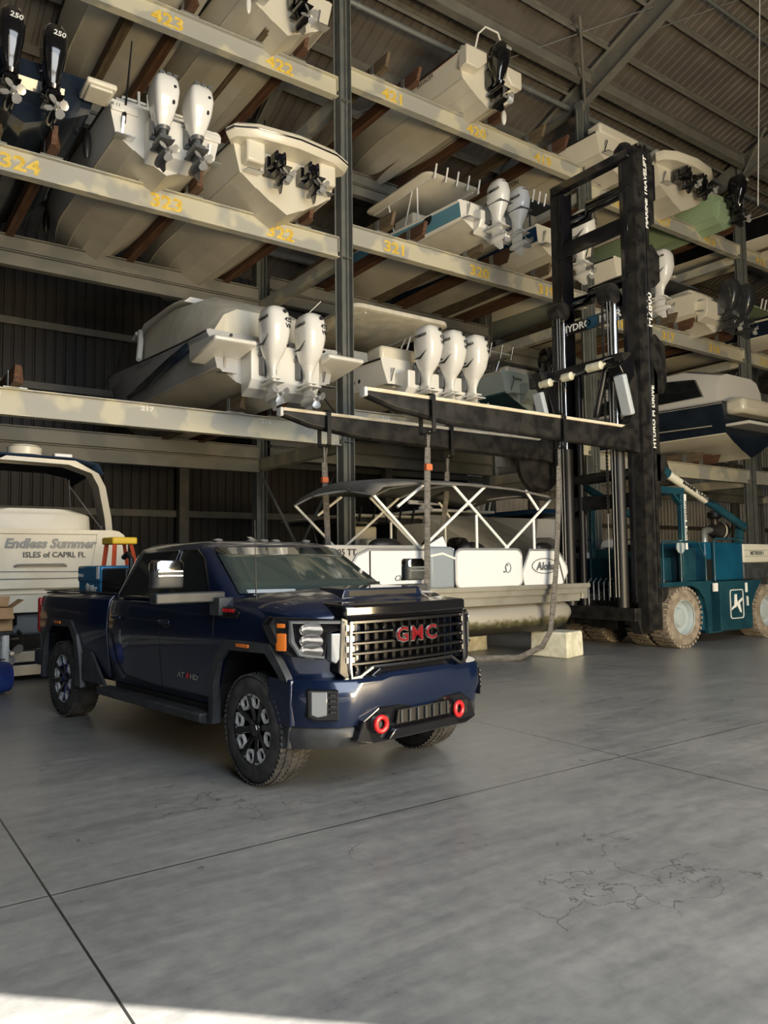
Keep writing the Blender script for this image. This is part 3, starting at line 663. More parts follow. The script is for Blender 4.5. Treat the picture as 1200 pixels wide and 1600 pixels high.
for s in (-1, 1):
    MB().prism([(4.6, 1.62), (7.2, 1.75), (6.6, 2.0), (5.9, 2.3), (5.1, 2.38), (4.5, 2.2)], s*1.22, s*1.30, 'x').build('side_window', M['glass'], t)
    MB().tube([(s*1.50, 3.9, 1.6), (s*1.40, 4.1, 2.1), (s*1.22, 4.7, 2.5)], .07, 8).tube([(s*1.2, 5.0, 2.55), (s*1.05, 7.2, 1.9)], .05, 8).build('window_frame', M['white'], t)
    MB().prism([(.5, 1.14), (-.75, 1.02), (-.8, .94), (-.7, .9), (.5, .76)], s*.78, s*1.62, 'x').build('swim_platform', M['white'], t, bevel=.04)
    MB().tube([(s*1.2, -.55, 1.12), (s*1.15, .05, .85)], .03).build('platform_strut', M['steel'], t)
MB().lathe([(.12, 0), (.16, .03), (.1, .07), (.01, .08)], (0, 4.0, 2.74), 'z').build('roof_dome', M['white'], t)
bracket(t, .75, .1, 1.1, .45, M['white']); trim_tabs(t, 1.1, .5)
outboard('xto', t, (-.45, -.42, -.28)); outboard('xto', t, (.33, -.42, -.28))
text('lettering', 'REGAL', .2, M['legg'], face((-1.585, 3.2, 1.35), (-1, 0, -.1), off=.03), t, xs=1.6)
text('boat_name', 'The Good Life', .26, M['legg'], face((-1.59, 5.4, 1.35), (-1, .1, -.1), off=.03), t, shear=.3)
MB().tube([(.9, .8, 2.0), (1.3, .4, 2.5)], .01).build('antenna', M['white'], t)
t = boat('fishing_boat', 'white fishing boat with tan hardtop and three white 425 outboards', 'boat', 11.0, 5.10, group=G)
hull(t, 9.4, 1.5, 1.36, .58, 1.12, CR('gel', 'white', 'white', 'gel', 'gloss'), .7, stripe=.5)
ttop(t, .9, 4.6, 1.45, 2.5, 1.1, M['canvas'], 0, thick=.1)
MB().box((0, .45, 1.3), (2.5, .6, .35)).build('aft_seat', M['gel'], t, bevel=.08); MB().box((0, 3.4, 1.6), (1.1, 1.4, 1.0)).build('console', M['gel'], t, bevel=.08)
bracket(t, 1.0, .15, .8, .5, M['white']); trim_tabs(t, 1.1, .5)
for x in (-.67, 0, .67): outboard('xto', t, (x, -.42, -.25))
text('lettering', 'WHITE', .17, M['black'], face((-1.47, 1.6, .98), (-1, 0, -.05), off=.03), t, xs=1.5)
b = MB()
for k in range(4): b.ell((-1.45, .75+k*.22, .72), (.015, .05, .05), 8, 6)
b.build('vent', M['black'], t)
M['seafoam'] = principled('pale_grey_green_gelcoat', (.50, .55, .48), .28, coat=.3)
M['teal'] = varied('teal_bottom_paint', (.03, .09, .10), (.06, .13, .13), 2, .7)
t = boat('boat', 'pale grey-green boat with teal bottom and black outboard left of the mast', 'boat', 14.4, 5.45, group=G)
hull(t, 8.5, 1.28, 1.12, .45, .98, CR('teal', 'seafoam', 'seafoam', 'gel', 'gel'), .6)
outboard('black', t, (-.1, -.3, -.2)); bracket(t, .5, .2, .7, .3, M['seafoam']); trim_tabs(t, .8, .4)
text('lettering', 'JUPITER', .15, M['legg'], face((-1.24, 1.2, .78), (-1, 0, -.08), off=.03), t, shear=.2, xs=1.4)
text('boat_name', 'Reina', .15, M['black'], face((-.6, -.01, .84), (0, -1, 0)), t, shear=.3)
ttop(t, 1.4, 3.6, .8, 1.9, .95, M['gel'], 4, M['chrome'])
MB().box((-.3, .2, 1.05), (1.2, .3, .2)).build('aft_seat', M['gel'], t, bevel=.05)
t = boat('cabin_cruiser', 'large navy hulled cruiser with white cabin on the lowest right rack', 'boat', 24.1, 4.95, 13.3, group=G)
hull(t, 11.2, 1.75, 1.6, .7, 1.7, CR('gel', 'navy', 'navy', 'white', 'chrome'), .6, stripe=.75)
rings = []
for y, k, zt in ((.3, .92, 2.75), (1.6, .95, 3.1), (5.5, .94, 3.15), (7.0, .85, 2.7), (9.0, .62, 2.0)):
    h_ = [(1.5*k, 1.7), (1.42*k, (1.7+zt)/2+.1), (1.15*k, zt-.1), (.8*k, zt)]
    rings.append([(x, y, z) for x, z in h_]+[(-x, y, z) for x, z in reversed(h_)])
MB().loft(rings).build('cabin', M['white'], t, smooth=40)
for s in (-1, 1):
    MB().prism([(.75, 2.0), (1.0, 2.6), (2.3, 2.75), (2.75, 2.0)], s*1.36, s*1.47, 'x').prism([(3.1, 2.0), (3.2, 2.55), (4.6, 2.5), (5.8, 2.0)], s*1.34, s*1.46, 'x').build('side_window', M['glass'], t)
    MB().tube([(s*1.7, .3, .95), (s*1.78, 4, 1.05), (s*1.5, 7.8, 1.3)], .02, 6).build('trim_line', M['gel2'], t)
MB().box((0, -.25, 1.55), (2.7, .7, .5)).build('aft_seat', M['gel'], t, bevel=.15)
MB().lathe([(.2, 0), (.22, .06), (.15, .14), (.01, .16)], (0, 3.5, 3.2), 'z').build('radar_dome', M['white'], t)
MB().box((0, -.4, .95), (2.9, .8, .1)).build('swim_platform', M['white'], t, bevel=.03)

# bunk boards
sl = [(2.42, 3, 0, 'stencil 324'), (5.08, 3, 0, 'stencil 323'), (7.57, 3, 0, 'stencil 322'), (5.08, 4, 0, 'stencil 423'), (7.57, 4, 0, 'stencil 422'), (10.64, 4, 1, 'stencil 421'), (13.38, 4, 1, 'stencil 420'), (15.84, 4, 1, 'stencil 419'),
      (10.64, 3, 1, 'stencil 321'), (13.38, 3, 1, 'stencil 320'), (15.84, 3, 1, 'stencil 319'), (18.8, 4, 2, 'stencil 418'), (21.3, 4, 2, 'stencil 417'), (24.2, 4, 2, 'stencil 416'), (18.8, 3, 2, 'stencil 318'), (21.48, 3, 2, 'stencil 317'), (23.81, 3, 2, 'stencil 316'),
      (27.6, 4, 3, 'stencil 415'), (27.6, 3, 3, 'stencil 315'), (1.9, 2, 0, 'stencil 219, empty slot'), (6.9, 2, 0, 'the silver cruiser'), (11.0, 2, 1, 'the tan hardtop boat'), (14.3, 2, 1, 'the teal bottomed boat'), (22.6, 2, 2, 'the navy cruiser')]
for x, l, bay, nm in sl:
    for s, sd in ((-1, 'left'), (1, 'right')):
        bunk(x+s*.46-(.1 if l == 4 else 0), lev(l, bay), M['wood' if s > 0 else 'oldwood'], '%s wooden bunk board on the %s beam above %s' % (sd, lvname[l], nm) if l > 2 else '%s wooden bunk board on the lowest beam, under %s' % (sd, nm), h=.32 if l > 2 else .3)

# ------------------------------------------------------------------ pickup truck
def paint(name, c, flake=.6):
    m = principled(name, c, .28, .35, 1.0); N, L, b = nodes(m); b.inputs['Coat Roughness'].default_value = .03
    n = N.new('ShaderNodeTexNoise'); n.inputs['Scale'].default_value = 3; n.inputs['Detail'].default_value = 8
    tc = N.new('ShaderNodeTexCoord'); L.new(tc.outputs['Object'], n.inputs[0])
    mr = N.new('ShaderNodeMapRange'); mr.inputs[1].default_value = .4; mr.inputs[2].default_value = .8; mr.inputs[3].default_value = .03; mr.inputs[4].default_value = .14
    L.new(n.outputs['Fac'], mr.inputs[0]); L.new(mr.outputs[0], b.inputs['Coat Roughness'])
    return m
M['navypaint'] = paint('navy_car_paint', (.005, .014, .048))
M['cladding'] = varied('black_cladding', (.028, .031, .034), (.05, .053, .056), 6, .5)
M['darkchrome'] = principled('dark_chrome', (.06, .06, .065), .25, .9)
M['lens'] = principled('clear_lens', (.34, .36, .38), .12, .6, .8)
M['lamp'] = principled('lamp_reflector', (.85, .85, .85), .12, .9)
M['amber'] = principled('amber_lens', (.85, .22, .03), .2, 0, .6)
M['redlens'] = principled('red_lens', (.35, .015, .012), .15, 0, .8)
M['hookred'] = principled('red_paint', (.65, .02, .025), .3, 0, .4)
M['tyre'] = varied('tyre_rubber', (.035, .035, .035), (.07, .068, .065), 9, .85)
M['machined'] = principled('machined_alloy', (.80, .80, .80), .35, .4)
M['windscreen'] = principled('windscreen_glass', (.035, .05, .048), .03, 0, .8)
ang = math.atan2(-.99117, .13259)
P0 = Vector((2.668, 5.382, 0)); FD = Vector((.13259, -.99117, 0)); LT = Vector((.99117, .13259, 0))
T = thing('pickup_truck', 'dark blue crew cab pickup truck parked on the concrete floor', 'truck', P0-.15*FD+.985*LT, ang)
SEC = [(.0, .50), (.80, .50), (.93, .53), (.962, .78), (.985, 1.02), (.975, 1.24), (.95, 1.36), (.90, 1.41), (.80, 1.42), (0, 1.43)]
def section(x, zt, yk=1.0, zb=.5, hood=None):
    h = []
    for i, (y, z) in enumerate(SEC):
        zz = zb+(z-.5)*(zt-zb)/(1.41-.5) if i < 8 else zt
        yy = y*yk
        if i == 8: zz = zt+(hood[0] if hood else .005); yy = (.80 if not hood else .74)*yk
        if i == 9: zz = zt+(hood[1] if hood else .01)
        h.append((x, yy, zz))
    return [(x, -y, z) for x, y, z in h[::-1]]+h[1:]
def ys(z):
    for (y0, z0), (y1, z1) in zip(SEC[1:], SEC[2:8]):
        if z0 <= z <= z1: return y0+(y1-y0)*(z-z0)/max(z1-z0, 1e-6)
    return .95
def cut(o, cutter, name='cut'):
    c = cutter.build(name, M['black'], None, smooth=0)
    c.matrix_world = T.matrix_world if False else Matrix.Translation(T.location) @ Matrix.Rotation(ang, 4, 'Z')
    m = o.modifiers.new('c', 'BOOLEAN'); m.object = c; m.operation = 'DIFFERENCE'; m.solver = 'EXACT'
    bpy.context.view_layer.update()
    dg = bpy.context.evaluated_depsgraph_get(); me = bpy.data.meshes.new_from_object(o.evaluated_get(dg))
    o.modifiers.clear(); o.data = me; me.polygons.foreach_set('use_smooth', [True]*len(me.polygons)); me.set_sharp_from_angle(angle=math.radians(30))
    cm = c.data; bpy.data.objects.remove(c); bpy.data.meshes.remove(cm)
ARCH = [(-.53, .3), (-.53, .72), (-.44, .92), (-.30, 1.02), (.26, 1.03), (.38, .90), (.44, .66), (.45, .3)]
def archcut(x0):
    b = MB()
    for s in (-1, 1): b.prism([(x0+x, z) for x, z in ARCH], s*.55, s*1.2, 'y')
    return b
st = [(-2.66, 1.40, 1, .5, None), (-2.2, 1.405, 1, .5, None), (-.9, 1.41, 1, .5, None), (-.40, 1.42, .995, .5, (.03, .06)), (0, 1.40, .99, .55, (.075, .115)), (.30, 1.37, .99, .6, (.075, .115)), (.38, 1.36, .965, .6, (.07, .11)), (.46, 1.345, .925, .6, (.065, .105)), (.53, 1.335, .87, .62, (.06, .10)), (.60, 1.325, .79, .62, (.055, .097)), (.65, 1.315, .69, .62, (.05, .09)), (.675, 1.30, .60, .66, (.04, .08))]
rings = [section(x, zt, yk, zb, hd) for x, zt, yk, zb, hd in st]
o = MB().loft(rings).build('body', M['navypaint'], T, smooth=28, bevel=.008); cut(o, archcut(0)); BODY = o
o = MB().loft([section(x, 1.40, yk, .52, None) for x, yk in ((-4.74, .97), (-4.66, .985), (-4.3, 1), (-3.5, 1), (-2.70, 1))]).build('bed', M['navypaint'], T, smooth=28, bevel=.008)
cut(o, archcut(-3.9).bx((-4.62, -.80, .85), (-2.80, .80, 1.6)))
MB().bx((-4.64, -.82, .84), (-2.76, .82, .86)).bx((-4.74, -.90, 1.41), (-2.70, -.83, 1.425)).bx((-4.74, .83, 1.41), (-2.70, .90, 1.425)).bx((-4.74, -.83, 1.41), (-4.64, .83, 1.425)).build('bed_liner', M['black'], T, smooth=0, bevel=.005)
# wheel-arch flares and liners
for x0 in (0, -3.9):
    for s in (-1, 1):
        outer = [(-.62, .40), (-.62, .74), (-.52, .98), (-.36, 1.10), (.30, 1.11), (.46, .96), (.555, .70), (.60, .40)]
        if x0 == 0: outer = [(-.62, .40), (-.62, .74), (-.52, .98), (-.36, 1.10), (.26, 1.11), (.40, .98), (.49, .88), (.50, .855)]; inner = [(-.53, .40), (-.53, .72), (-.44, .92), (-.30, 1.02), (.22, 1.03), (.34, .93), (.40, .87), (.41, .855)]
        else: inner = [(p[0], max(p[1], .40)) for p in ARCH]
        b = MB(); n = len(outer)
        r = [[(x0+p[0], s*.955, p[1]) for p in outer], [(x0+p[0]*.985, s*1.005, p[1]-.01) for p in outer], [(x0+p[0], s*1.012, p[1]) for p in inner], [(x0+p[0], s*.93, p[1]) for p in inner]]
        for a, c in zip(r, r[1:]+r[:1]): b.grid([a, c])
        b.build('arch_flare', M['cladding'], T, smooth=25)
        AR = [(p[0], max(p[1], .45)) for p in ARCH]; b = MB().grid([[(x0+p[0]*.99, s*.94, p[1]-.005) for p in AR], [(x0+p[0]*.99, s*.5, p[1]-.005) for p in AR]]); b.prism([(x0+p[0]*.985, p[1]) for p in AR], s*.50, s*.52, 'y')
        b.build('wheel_liner', M['black'], T, smooth=0)
        MB().bx((x0-.18, s*1.0, 1.052), (x0-.0, s*1.018, 1.08)).build('side_marker', M['amber'], T, bevel=.006) if True else 0
# underbody
MB().bx((-4.6, -.62, .42), (.5, .62, .56)).bx((-2.6, -.92, .46), (-.65, .92, .52)).build('chassis', M['black'], T, smooth=0)
# cab glasshouse
def roundrect3(x0, x1, hw, z, bow=0, r=.12):
    out = []
    for x, y in rrect(x1-x0, 2*hw, r, 4, (x0+x1)/2, 0):
        if x > (x0+x1)/2: x += bow*(1-(y/hw)**2)
        else: x -= .02*(1-(y/hw)**2)
        out.append((x, y, z))
    return out
gh = [(-2.66, -.36, .925, 1.36, .16), (-2.66, -.40, .92, 1.42, .16), (-2.50, -1.00, .785, 1.80, .13), (-2.45, -1.08, .755, 1.86, .12), (-2.36, -1.17, .70, 1.905, .1), (-2.2, -1.3, .58, 1.93, .08), (-2.0, -1.6, .3, 1.94, .02)]
MB().loft([roundrect3(a, b_, h, z, bw) for a, b_, h, z, bw in gh]).build('cab', M['navypaint'], T, smooth=40)
def sy(z): return .92+(.785-.92)*(z-1.42)/(1.80-1.42)
for s in (-1, 1):
    for nm, poly in (('rear_door_window', [(-2.50, 1.40), (-2.27, 1.82), (-1.56, 1.84), (-1.58, 1.40)]), ('front_door_window', [(-1.50, 1.40), (-1.48, 1.84), (-1.20, 1.84), (-1.03, 1.76), (-.76, 1.46), (-.74, 1.40)])):
        cx = sum(p[0] for p in poly)/len(poly); cz = sum(p[1] for p in poly)/len(poly)
        g = MB().loft([[(x, s*(sy(z)-.03), z) for x, z in poly], [(x, s*(sy(z)+.004), z) for x, z in poly]])
        w = g.build(nm, M['glass'], T, smooth=0)
        MB().tube([(x, s*(sy(z)+.004), z) for x, z in poly], .011, 6, closed=True).build('window_trim', M['gloss'], w)
        MB().tube([(poly[0][0], s*(sy(1.395)+.012), 1.395), (poly[-1][0], s*(sy(1.395)+.012), 1.395)], .009, 6).build('sill_trim', M['darkchrome'], w)
def wsx(z, y): # windscreen surface
    t = (z-1.42)/(1.86-1.42); x = -.40+(-1.08+.40)*t; h = .92+(.755-.92)*t
    return x+(.16-.04*t)*(1-(y/h)**2)
def wspt(u, v, off): # u -1..1, v 0..1
    z = 1.45+.40*v; y = u*(.83-.13*v); return (wsx(z, y)+off*.55, y, z+off*.8)
MB().grid([[wspt(u/6, v/4, .012) for u in range(-6, 7)] for v in range(5)]).build('windscreen', M['windscreen'], T, smooth=60, solid=-.004)
# seats, dash and steering wheel read through the glass as darker shapes; rear window
MB().grid([[(-2.675-(z-1.42)*-.42-.012, y, z) for y in (-.6, 0, .6)] for z in (1.46, 1.78)]).build('rear_window', M['glass'], T, solid=.01)
b = MB()
for y in (-.35, .25): b.tube([(-.335+.0, y, 1.462), (-.42, y+.3, 1.50), (-.46, y+.55, 1.515)], .009, 6)
b.bx((-.46, -.78, 1.425), (-.20, .78, 1.445)).build('wiper', M['black'], T)
for y in (-.52, -.14, 0, .14, .52): MB().ell((-1.28, y, 1.935), (.05, .05, .018), 10, 6).build('roof_light', M['lens'], T)
MB().prism([(-1.5, 1.92), (-1.72, 1.92), (-1.70, 1.99)], -.03+.1, .03+.1, 'y').build('antenna_fin', M['navypaint'], T)
# doors: seams, handles, emblem
def seam(pts):
    for s in (-1, 1): MB().tube([(x, s*(ys(z)+.0005), z) for x, z in pts], .0065, 5).build('door_seam', M['black'], T)
seam([(-1.53, 1.39), (-1.53, 1.1), (-1.54, .9), (-1.55, .58)]); seam([(-.60, 1.38), (-.59, 1.24), (-.59, .9), (-.60, .58)]); seam([(-2.58, 1.37), (-2.57, 1.0), (-2.50, .75), (-2.35, .62), (-1.6, .575), (-.62, .575)])
for x in (-2.42, -1.40):
    for s in (-1, 1):
        h = MB().box((x, s*1.005, 1.19), (.2, .025, .032)).build('door_handle', M['navypaint'], T, bevel=.008)
        MB().ell((x-.02, s*.978, 1.175), (.09, .012, .04)).build('handle_recess', M['black'], h)
text('lettering', 'AT', .065, M['chrome'], face((-1.16, -.958, .735), (0, -1, -.05), off=.006), T, bold=.003, xs=1.5, shear=.2)
text('lettering', '4', .065, M['hookred'], face((-1.05, -.958, .735), (0, -1, -.05), off=.006), T, bold=.003, xs=1.5, shear=.2)
text('lettering', 'HD', .065, M['chrome'], face((-.93, -.958, .735), (0, -1, -.05), off=.006), T, bold=.003, xs=1.5, shear=.2)
for s in (-1, 1):
    o = MB().prism([(-.50, 1.36), (-.30, 1.36), (-.18, 1.32), (-.22, 1.27), (-.46, 1.27)], s*.955, s*.985, 'y').build('fender_vent', M['darkchrome'], T, bevel=.008)
    if s < 0: text('lettering', 'DURAMAX', .04, M['hookred'], face((-.34, -.987, 1.33), (0, -1, 0), off=.002), o, bold=.001, xs=1.0)
# running boards, mud flaps
for s in (-1, 1):
    MB().prism([(s*.90, .47), (s*1.06, .47), (s*1.06, .40), (s*.98, .37), (s*.90, .40)], -2.75, -.66, 'x').build('running_board', M['cladding'], T, bevel=.01)
    MB().prism([(-3.26, .95), (-3.20, .95), (-2.9, .52), (-3.26, .45)], s*.93, s*.99, 'y').build('rear_cladding', M['cladding'], T, bevel=.01) if False else MB().prism([(-3.31, .80), (-3.08, .80), (-2.72, .47), (-3.36, .47)], s*.955, s*.988, 'y').build('bed_step', M['cladding'], T, bevel=.012)
    # mirrors
    m = MB().loft([[(x, s*1.40+y, z) for x, y in rrect(.13, .27, .05, 3, -.60+dx, 0)] for z, dx in ((1.52, 0), (1.56, .01), (1.68, .01))]).box((-.56, s*1.22, 1.44), (.12, .62, .085)).box((-.50, s*.95, 1.36), (.16, .14, .15)).build('mirror', M['cladding'], T, bevel=.012)
    MB().loft([[(x, s*1.40+y, z) for x, y in rrect(.135*k, .275*k, .05, 3, -.59, 0)] for z, k in ((1.66, 1), (1.72, 1), (1.745, .85))]).build('mirror_cap', M['chrome'], m, smooth=40)
    for z in (1.62, 1.655): MB().box((-.525, s*1.40, z), (.02, .22, .018)).build('turn_light', M['lens'], m, bevel=.005)
# tail lamp, tailgate and bumper
for s in (-1, 1): MB().box((-4.735, s*.90, 1.12), (.07, .14, .42)).build('tail_lamp', M['redlens'], T, bevel=.02)
MB().box((-4.82, 0, .60), (.2, 1.9, .2)).box((-4.78, 0, .78), (.1, 1.7, .06)).build('rear_bumper', M['cladding'], T, bevel=.03)
# front end: designed flat, then wrapped round the nose
def nose(p, base=.80):
    y = abs(p.y); d = .05*(y/.65)**2 if y < .65 else .05+.34*((y-.65)/.345)**1.9
    return Vector((p.x+base-d, p.y, p.z))
def fbuild(b, name, mat, par=None, **k):
    return b.warp(lambda p: nose(p)).build(name, mat, par or T, **k)
def slab(b, poly, x0, x1, seg=1):
    return b.loft([[(x0, p[0], p[1]) for p in poly], [(x1, p[0], p[1]) for p in poly]])
def slat(b, y0, y1, z, h, x0, x1, n=10):
    rows = []
    for i in range(n+1):
        y = y0+(y1-y0)*i/n; rows.append([(x0, y, z-h/2), (x1, y, z-h/2*.7), (x1, y, z+h/2*.7), (x0, y, z+h/2)])
    return b.loft(rows)
# hood leading edge: gloss black band and grille shell
b = MB(); slat(b, -.67, .67, 1.345, .13, -.30, .012, 14); fbuild(b, 'hood_bulge', M['gloss'], smooth=40, bevel=.02)
b = MB(); slat(b, -.66, .66, 1.03, .52, -.14, -.10, 14); fbuild(b, 'grille_back', M['black'])
b = MB()
for z, h in ((1.262, .035), (1.185, .026), (1.105, .03), (1.03, .03), (.955, .03)): slat(b, -.62, .62, z, h, -.06, .01, 14)
M['brightbar'] = principled('satin_chrome', (.30, .30, .30), .22, .95)
GR = fbuild(b, 'grille', M['darkchrome'], smooth=30, bevel=.004)
b = MB()
for k in range(-6, 7): b.bx((-.10, k*.088-.006, .86), (-.05, k*.088+.006, 1.28))
fbuild(b, 'mesh', M['gloss'], GR)
b = MB()
for s in (-1, 1):
    b.tube([(.015, s*.625, 1.27), (.018, s*.635, .95), (.018, s*.625, .86), (.02, s*.55, .865), (.022, s*.44, .925)], .016, 6)
    for z in (1.225, 1.145, 1.07, .99): b.bx((-.02, s*.63-.035, z-.02), (.02, s*.63+.035 if s < 0 else s*.63, z+.02))
b.tube([(.022, y/10*.44, .925) for y in range(-10, 11, 2)], .014, 6)
fbuild(b, 'grille_trim', M['brightbar'], GR, smooth=50)
b = MB()
b.frame([(-.70, 1.30), (.70, 1.30), (.72, .90), (.60, .80), (.36, .80), (.30, .83), (-.30, .83), (-.36, .80), (-.60, .80), (-.72, .90)], [(-.64, 1.28), (.64, 1.28), (.64, .90), (.58, .85), (.44, .86), (.36, .91), (-.36, .91), (-.44, .86), (-.58, .85), (-.64, .90)], -.08, .012, 'x')
fbuild(b, 'grille_surround', M['gloss'], smooth=0, bevel=.008)
M['badgered'] = principled('badge_red', (.16, .004, .008), .2, 0, .5)
for ch, y in (('G', .155), ('M', -.005), ('C', -.165)):
    o = text('badge', ch, .155, M['badgered'], face((.832, -y-.0, 1.145), (1, 0, 0)), T, depth=.008, bold=.001, xs=1.2)
    text('badge_outline', ch, .155, M['chrome'], face((.826, -y-.0, 1.145), (1, 0, 0)), o, depth=.006, bold=.010, xs=1.2)
# headlights
for s in (-1, 1):
    def q(pts): return [(s*y, z) for y, z in pts]
    b = MB(); slab(b, q([(.67, 1.29), (1.02, 1.31), (1.04, 1.25), (1.01, 1.12), (.95, 1.02), (.80, 1.00), (.78, 1.19), (.67, 1.22)]), -.10, .0)
    hl = fbuild(b, 'headlight', M['gloss'], smooth=0, bevel=.006)
    b = MB(); b.tube([(.008, s*.68, 1.27), (.008, s*.96, 1.275), (.008, s*.955, 1.13), (.008, s*.92, 1.035), (.008, s*.81, 1.02)], .013, 6); fbuild(b, 'light_bar', M['lens'], hl, smooth=50)
    for z in (1.215, 1.135, 1.065):
        fbuild(MB().lathe([(.004, -.05), (.05, -.03), (.058, .0), (.056, .004), (.04, -.01)], (0, s*.865, z), 'x', 12), 'projector', M['lamp'], hl, smooth=50)
    fbuild(MB().bx((-.02, s*.975, 1.06), (.006, s*1.01, 1.19)).bx((-.02, s*.98, 1.23), (.006, s*1.01, 1.262)), 'turn_signal', M['amber'], hl, bevel=.004)
    b = MB(); slab(b, q([(.69, 1.19), (.765, 1.19), (.765, .99), (.735, .97), (.69, 1.03)]), -.05, .008); fbuild(b, 'running_lamp', M['lens'], hl, smooth=0, bevel=.006)
# bumper
def bumper_rows(zt, zb, xt, xb, w):
    rows = []
    for i in range(25):
        y = -w+2*w*i/24
        top = zt if abs(y) > .40 else zt+.02
        rows.append([(-.16, y, zb), (xb, y, zb), (xt+.01, y, (zt+zb)/2), (xt, y, top-.03), (xt-.03, y, top), (-.16, y, top)])
    return rows
b = MB(); b.loft(bumper_rows(.86, .52, .10, .06, .995)); fbuild(b, 'bumper', M['navypaint'], smooth=40)
for s in (-1, 1):
    MB().prism([(.40, .86), (.53, .86), (.53, .52), (.44, .52)], s*.95, s*1.0, 'y').build('bumper_end', M['navypaint'], T, bevel=.012)
    MB().prism([(.44, .53), (.50, .53), (.48, .36), (.46, .35)], s*.93, s*.985, 'y').build('valance_end', M['cladding'], T, bevel=.012)
b = MB(); b.loft(bumper_rows(.53, .36, .05, .0, .98)); fbuild(b, 'valance', M['cladding'], smooth=40)
sk = [(-.52, .44), (-.60, .38), (.60, .38), (.52, .44)]
b = MB(); slab(b, [(-.66, .42), (-.60, .56), (-.46, .64), (.46, .64), (.60, .56), (.66, .42), (.52, .385), (-.52, .385)], -.05, .115); SK = fbuild(b, 'skid_panel', M['gloss'], smooth=0, bevel=.012)
b = MB(); slab(b, [(-.28, .60), (.28, .60), (.30, .50), (-.30, .50)], .10, .119); fbuild(b, 'lower_intake', M['black'], SK)
b = MB(); slab(b, [(-.33, .475), (.33, .475), (.40, .40), (-.40, .40)], .10, .145); fbuild(b, 'skid_plate', M['gloss'], SK, bevel=.01)
for k in range(-3, 4): fbuild(MB().bx((.11, k*.085-.008, .505), (.13, k*.085+.008, .595)), 'intake_bar', M['cladding'], SK)
for s in (-1, 1):
    b = MB().tube([(.10, s*.42, .575), (.17, s*.42+.0, .575), (.205, s*.42, .545), (.205, s*.42, .505), (.17, s*.42, .475), (.10, s*.42, .475)], .02, 8)
    b2 = MB().tube([(.15+.0, s*.42-.05+.05*math.cos(a)*1.0, .525+.052*math.sin(a)) for a in [PI*2*k/12 for k in range(12)]], .019, 8, closed=True)
    fbuild(b2, 'tow_hook', M['hookred'], smooth=60)
    fbuild(MB().box((.10, s*.45, .525), (.06, .17, .13)), 'hook_recess', M['black'], bevel=.02)
    b = MB(); slab(b, [(s*.78, .80), (s*.93, .80), (s*.93, .60), (s*.90, .575), (s*.78, .575)], .02, .122); fg = fbuild(b, 'fog_light', M['darkchrome'], smooth=0, bevel=.01)
    b = MB(); slab(b, [(s*.845, .785), (s*.915, .785), (s*.915, .615), (s*.89, .60), (s*.845, .615)], .06, .13); fbuild(b, 'fog_lens', M['lens'], fg, bevel=.006)
    b = MB()
    for z in (.64, .68, .72, .76): b.bx((.1, s*.80, z-.008), (.13, s*.83, z+.008))
    fbuild(b, 'louvre', M['gloss'], fg)
# hood scoop
b = MB().loft([[(.05, -.36, 1.49), (.05, .36, 1.49), (.05, .34, 1.512), (.05, -.34, 1.512)], [(.46, -.46, 1.42), (.46, .46, 1.42), (.46, .42, 1.50), (.46, -.42, 1.50)]]); b.build('hood_scoop', M['navypaint'], T, bevel=.015)
MB().bx((.445, -.38, 1.438), (.466, .38, 1.488)).build('scoop_opening', M['black'], T, bevel=.004)
MB().cyl((-.12, -.86, 1.40), (-.14, -.86, 2.06), .006, .003, 6).build('antenna', M['black'], T)
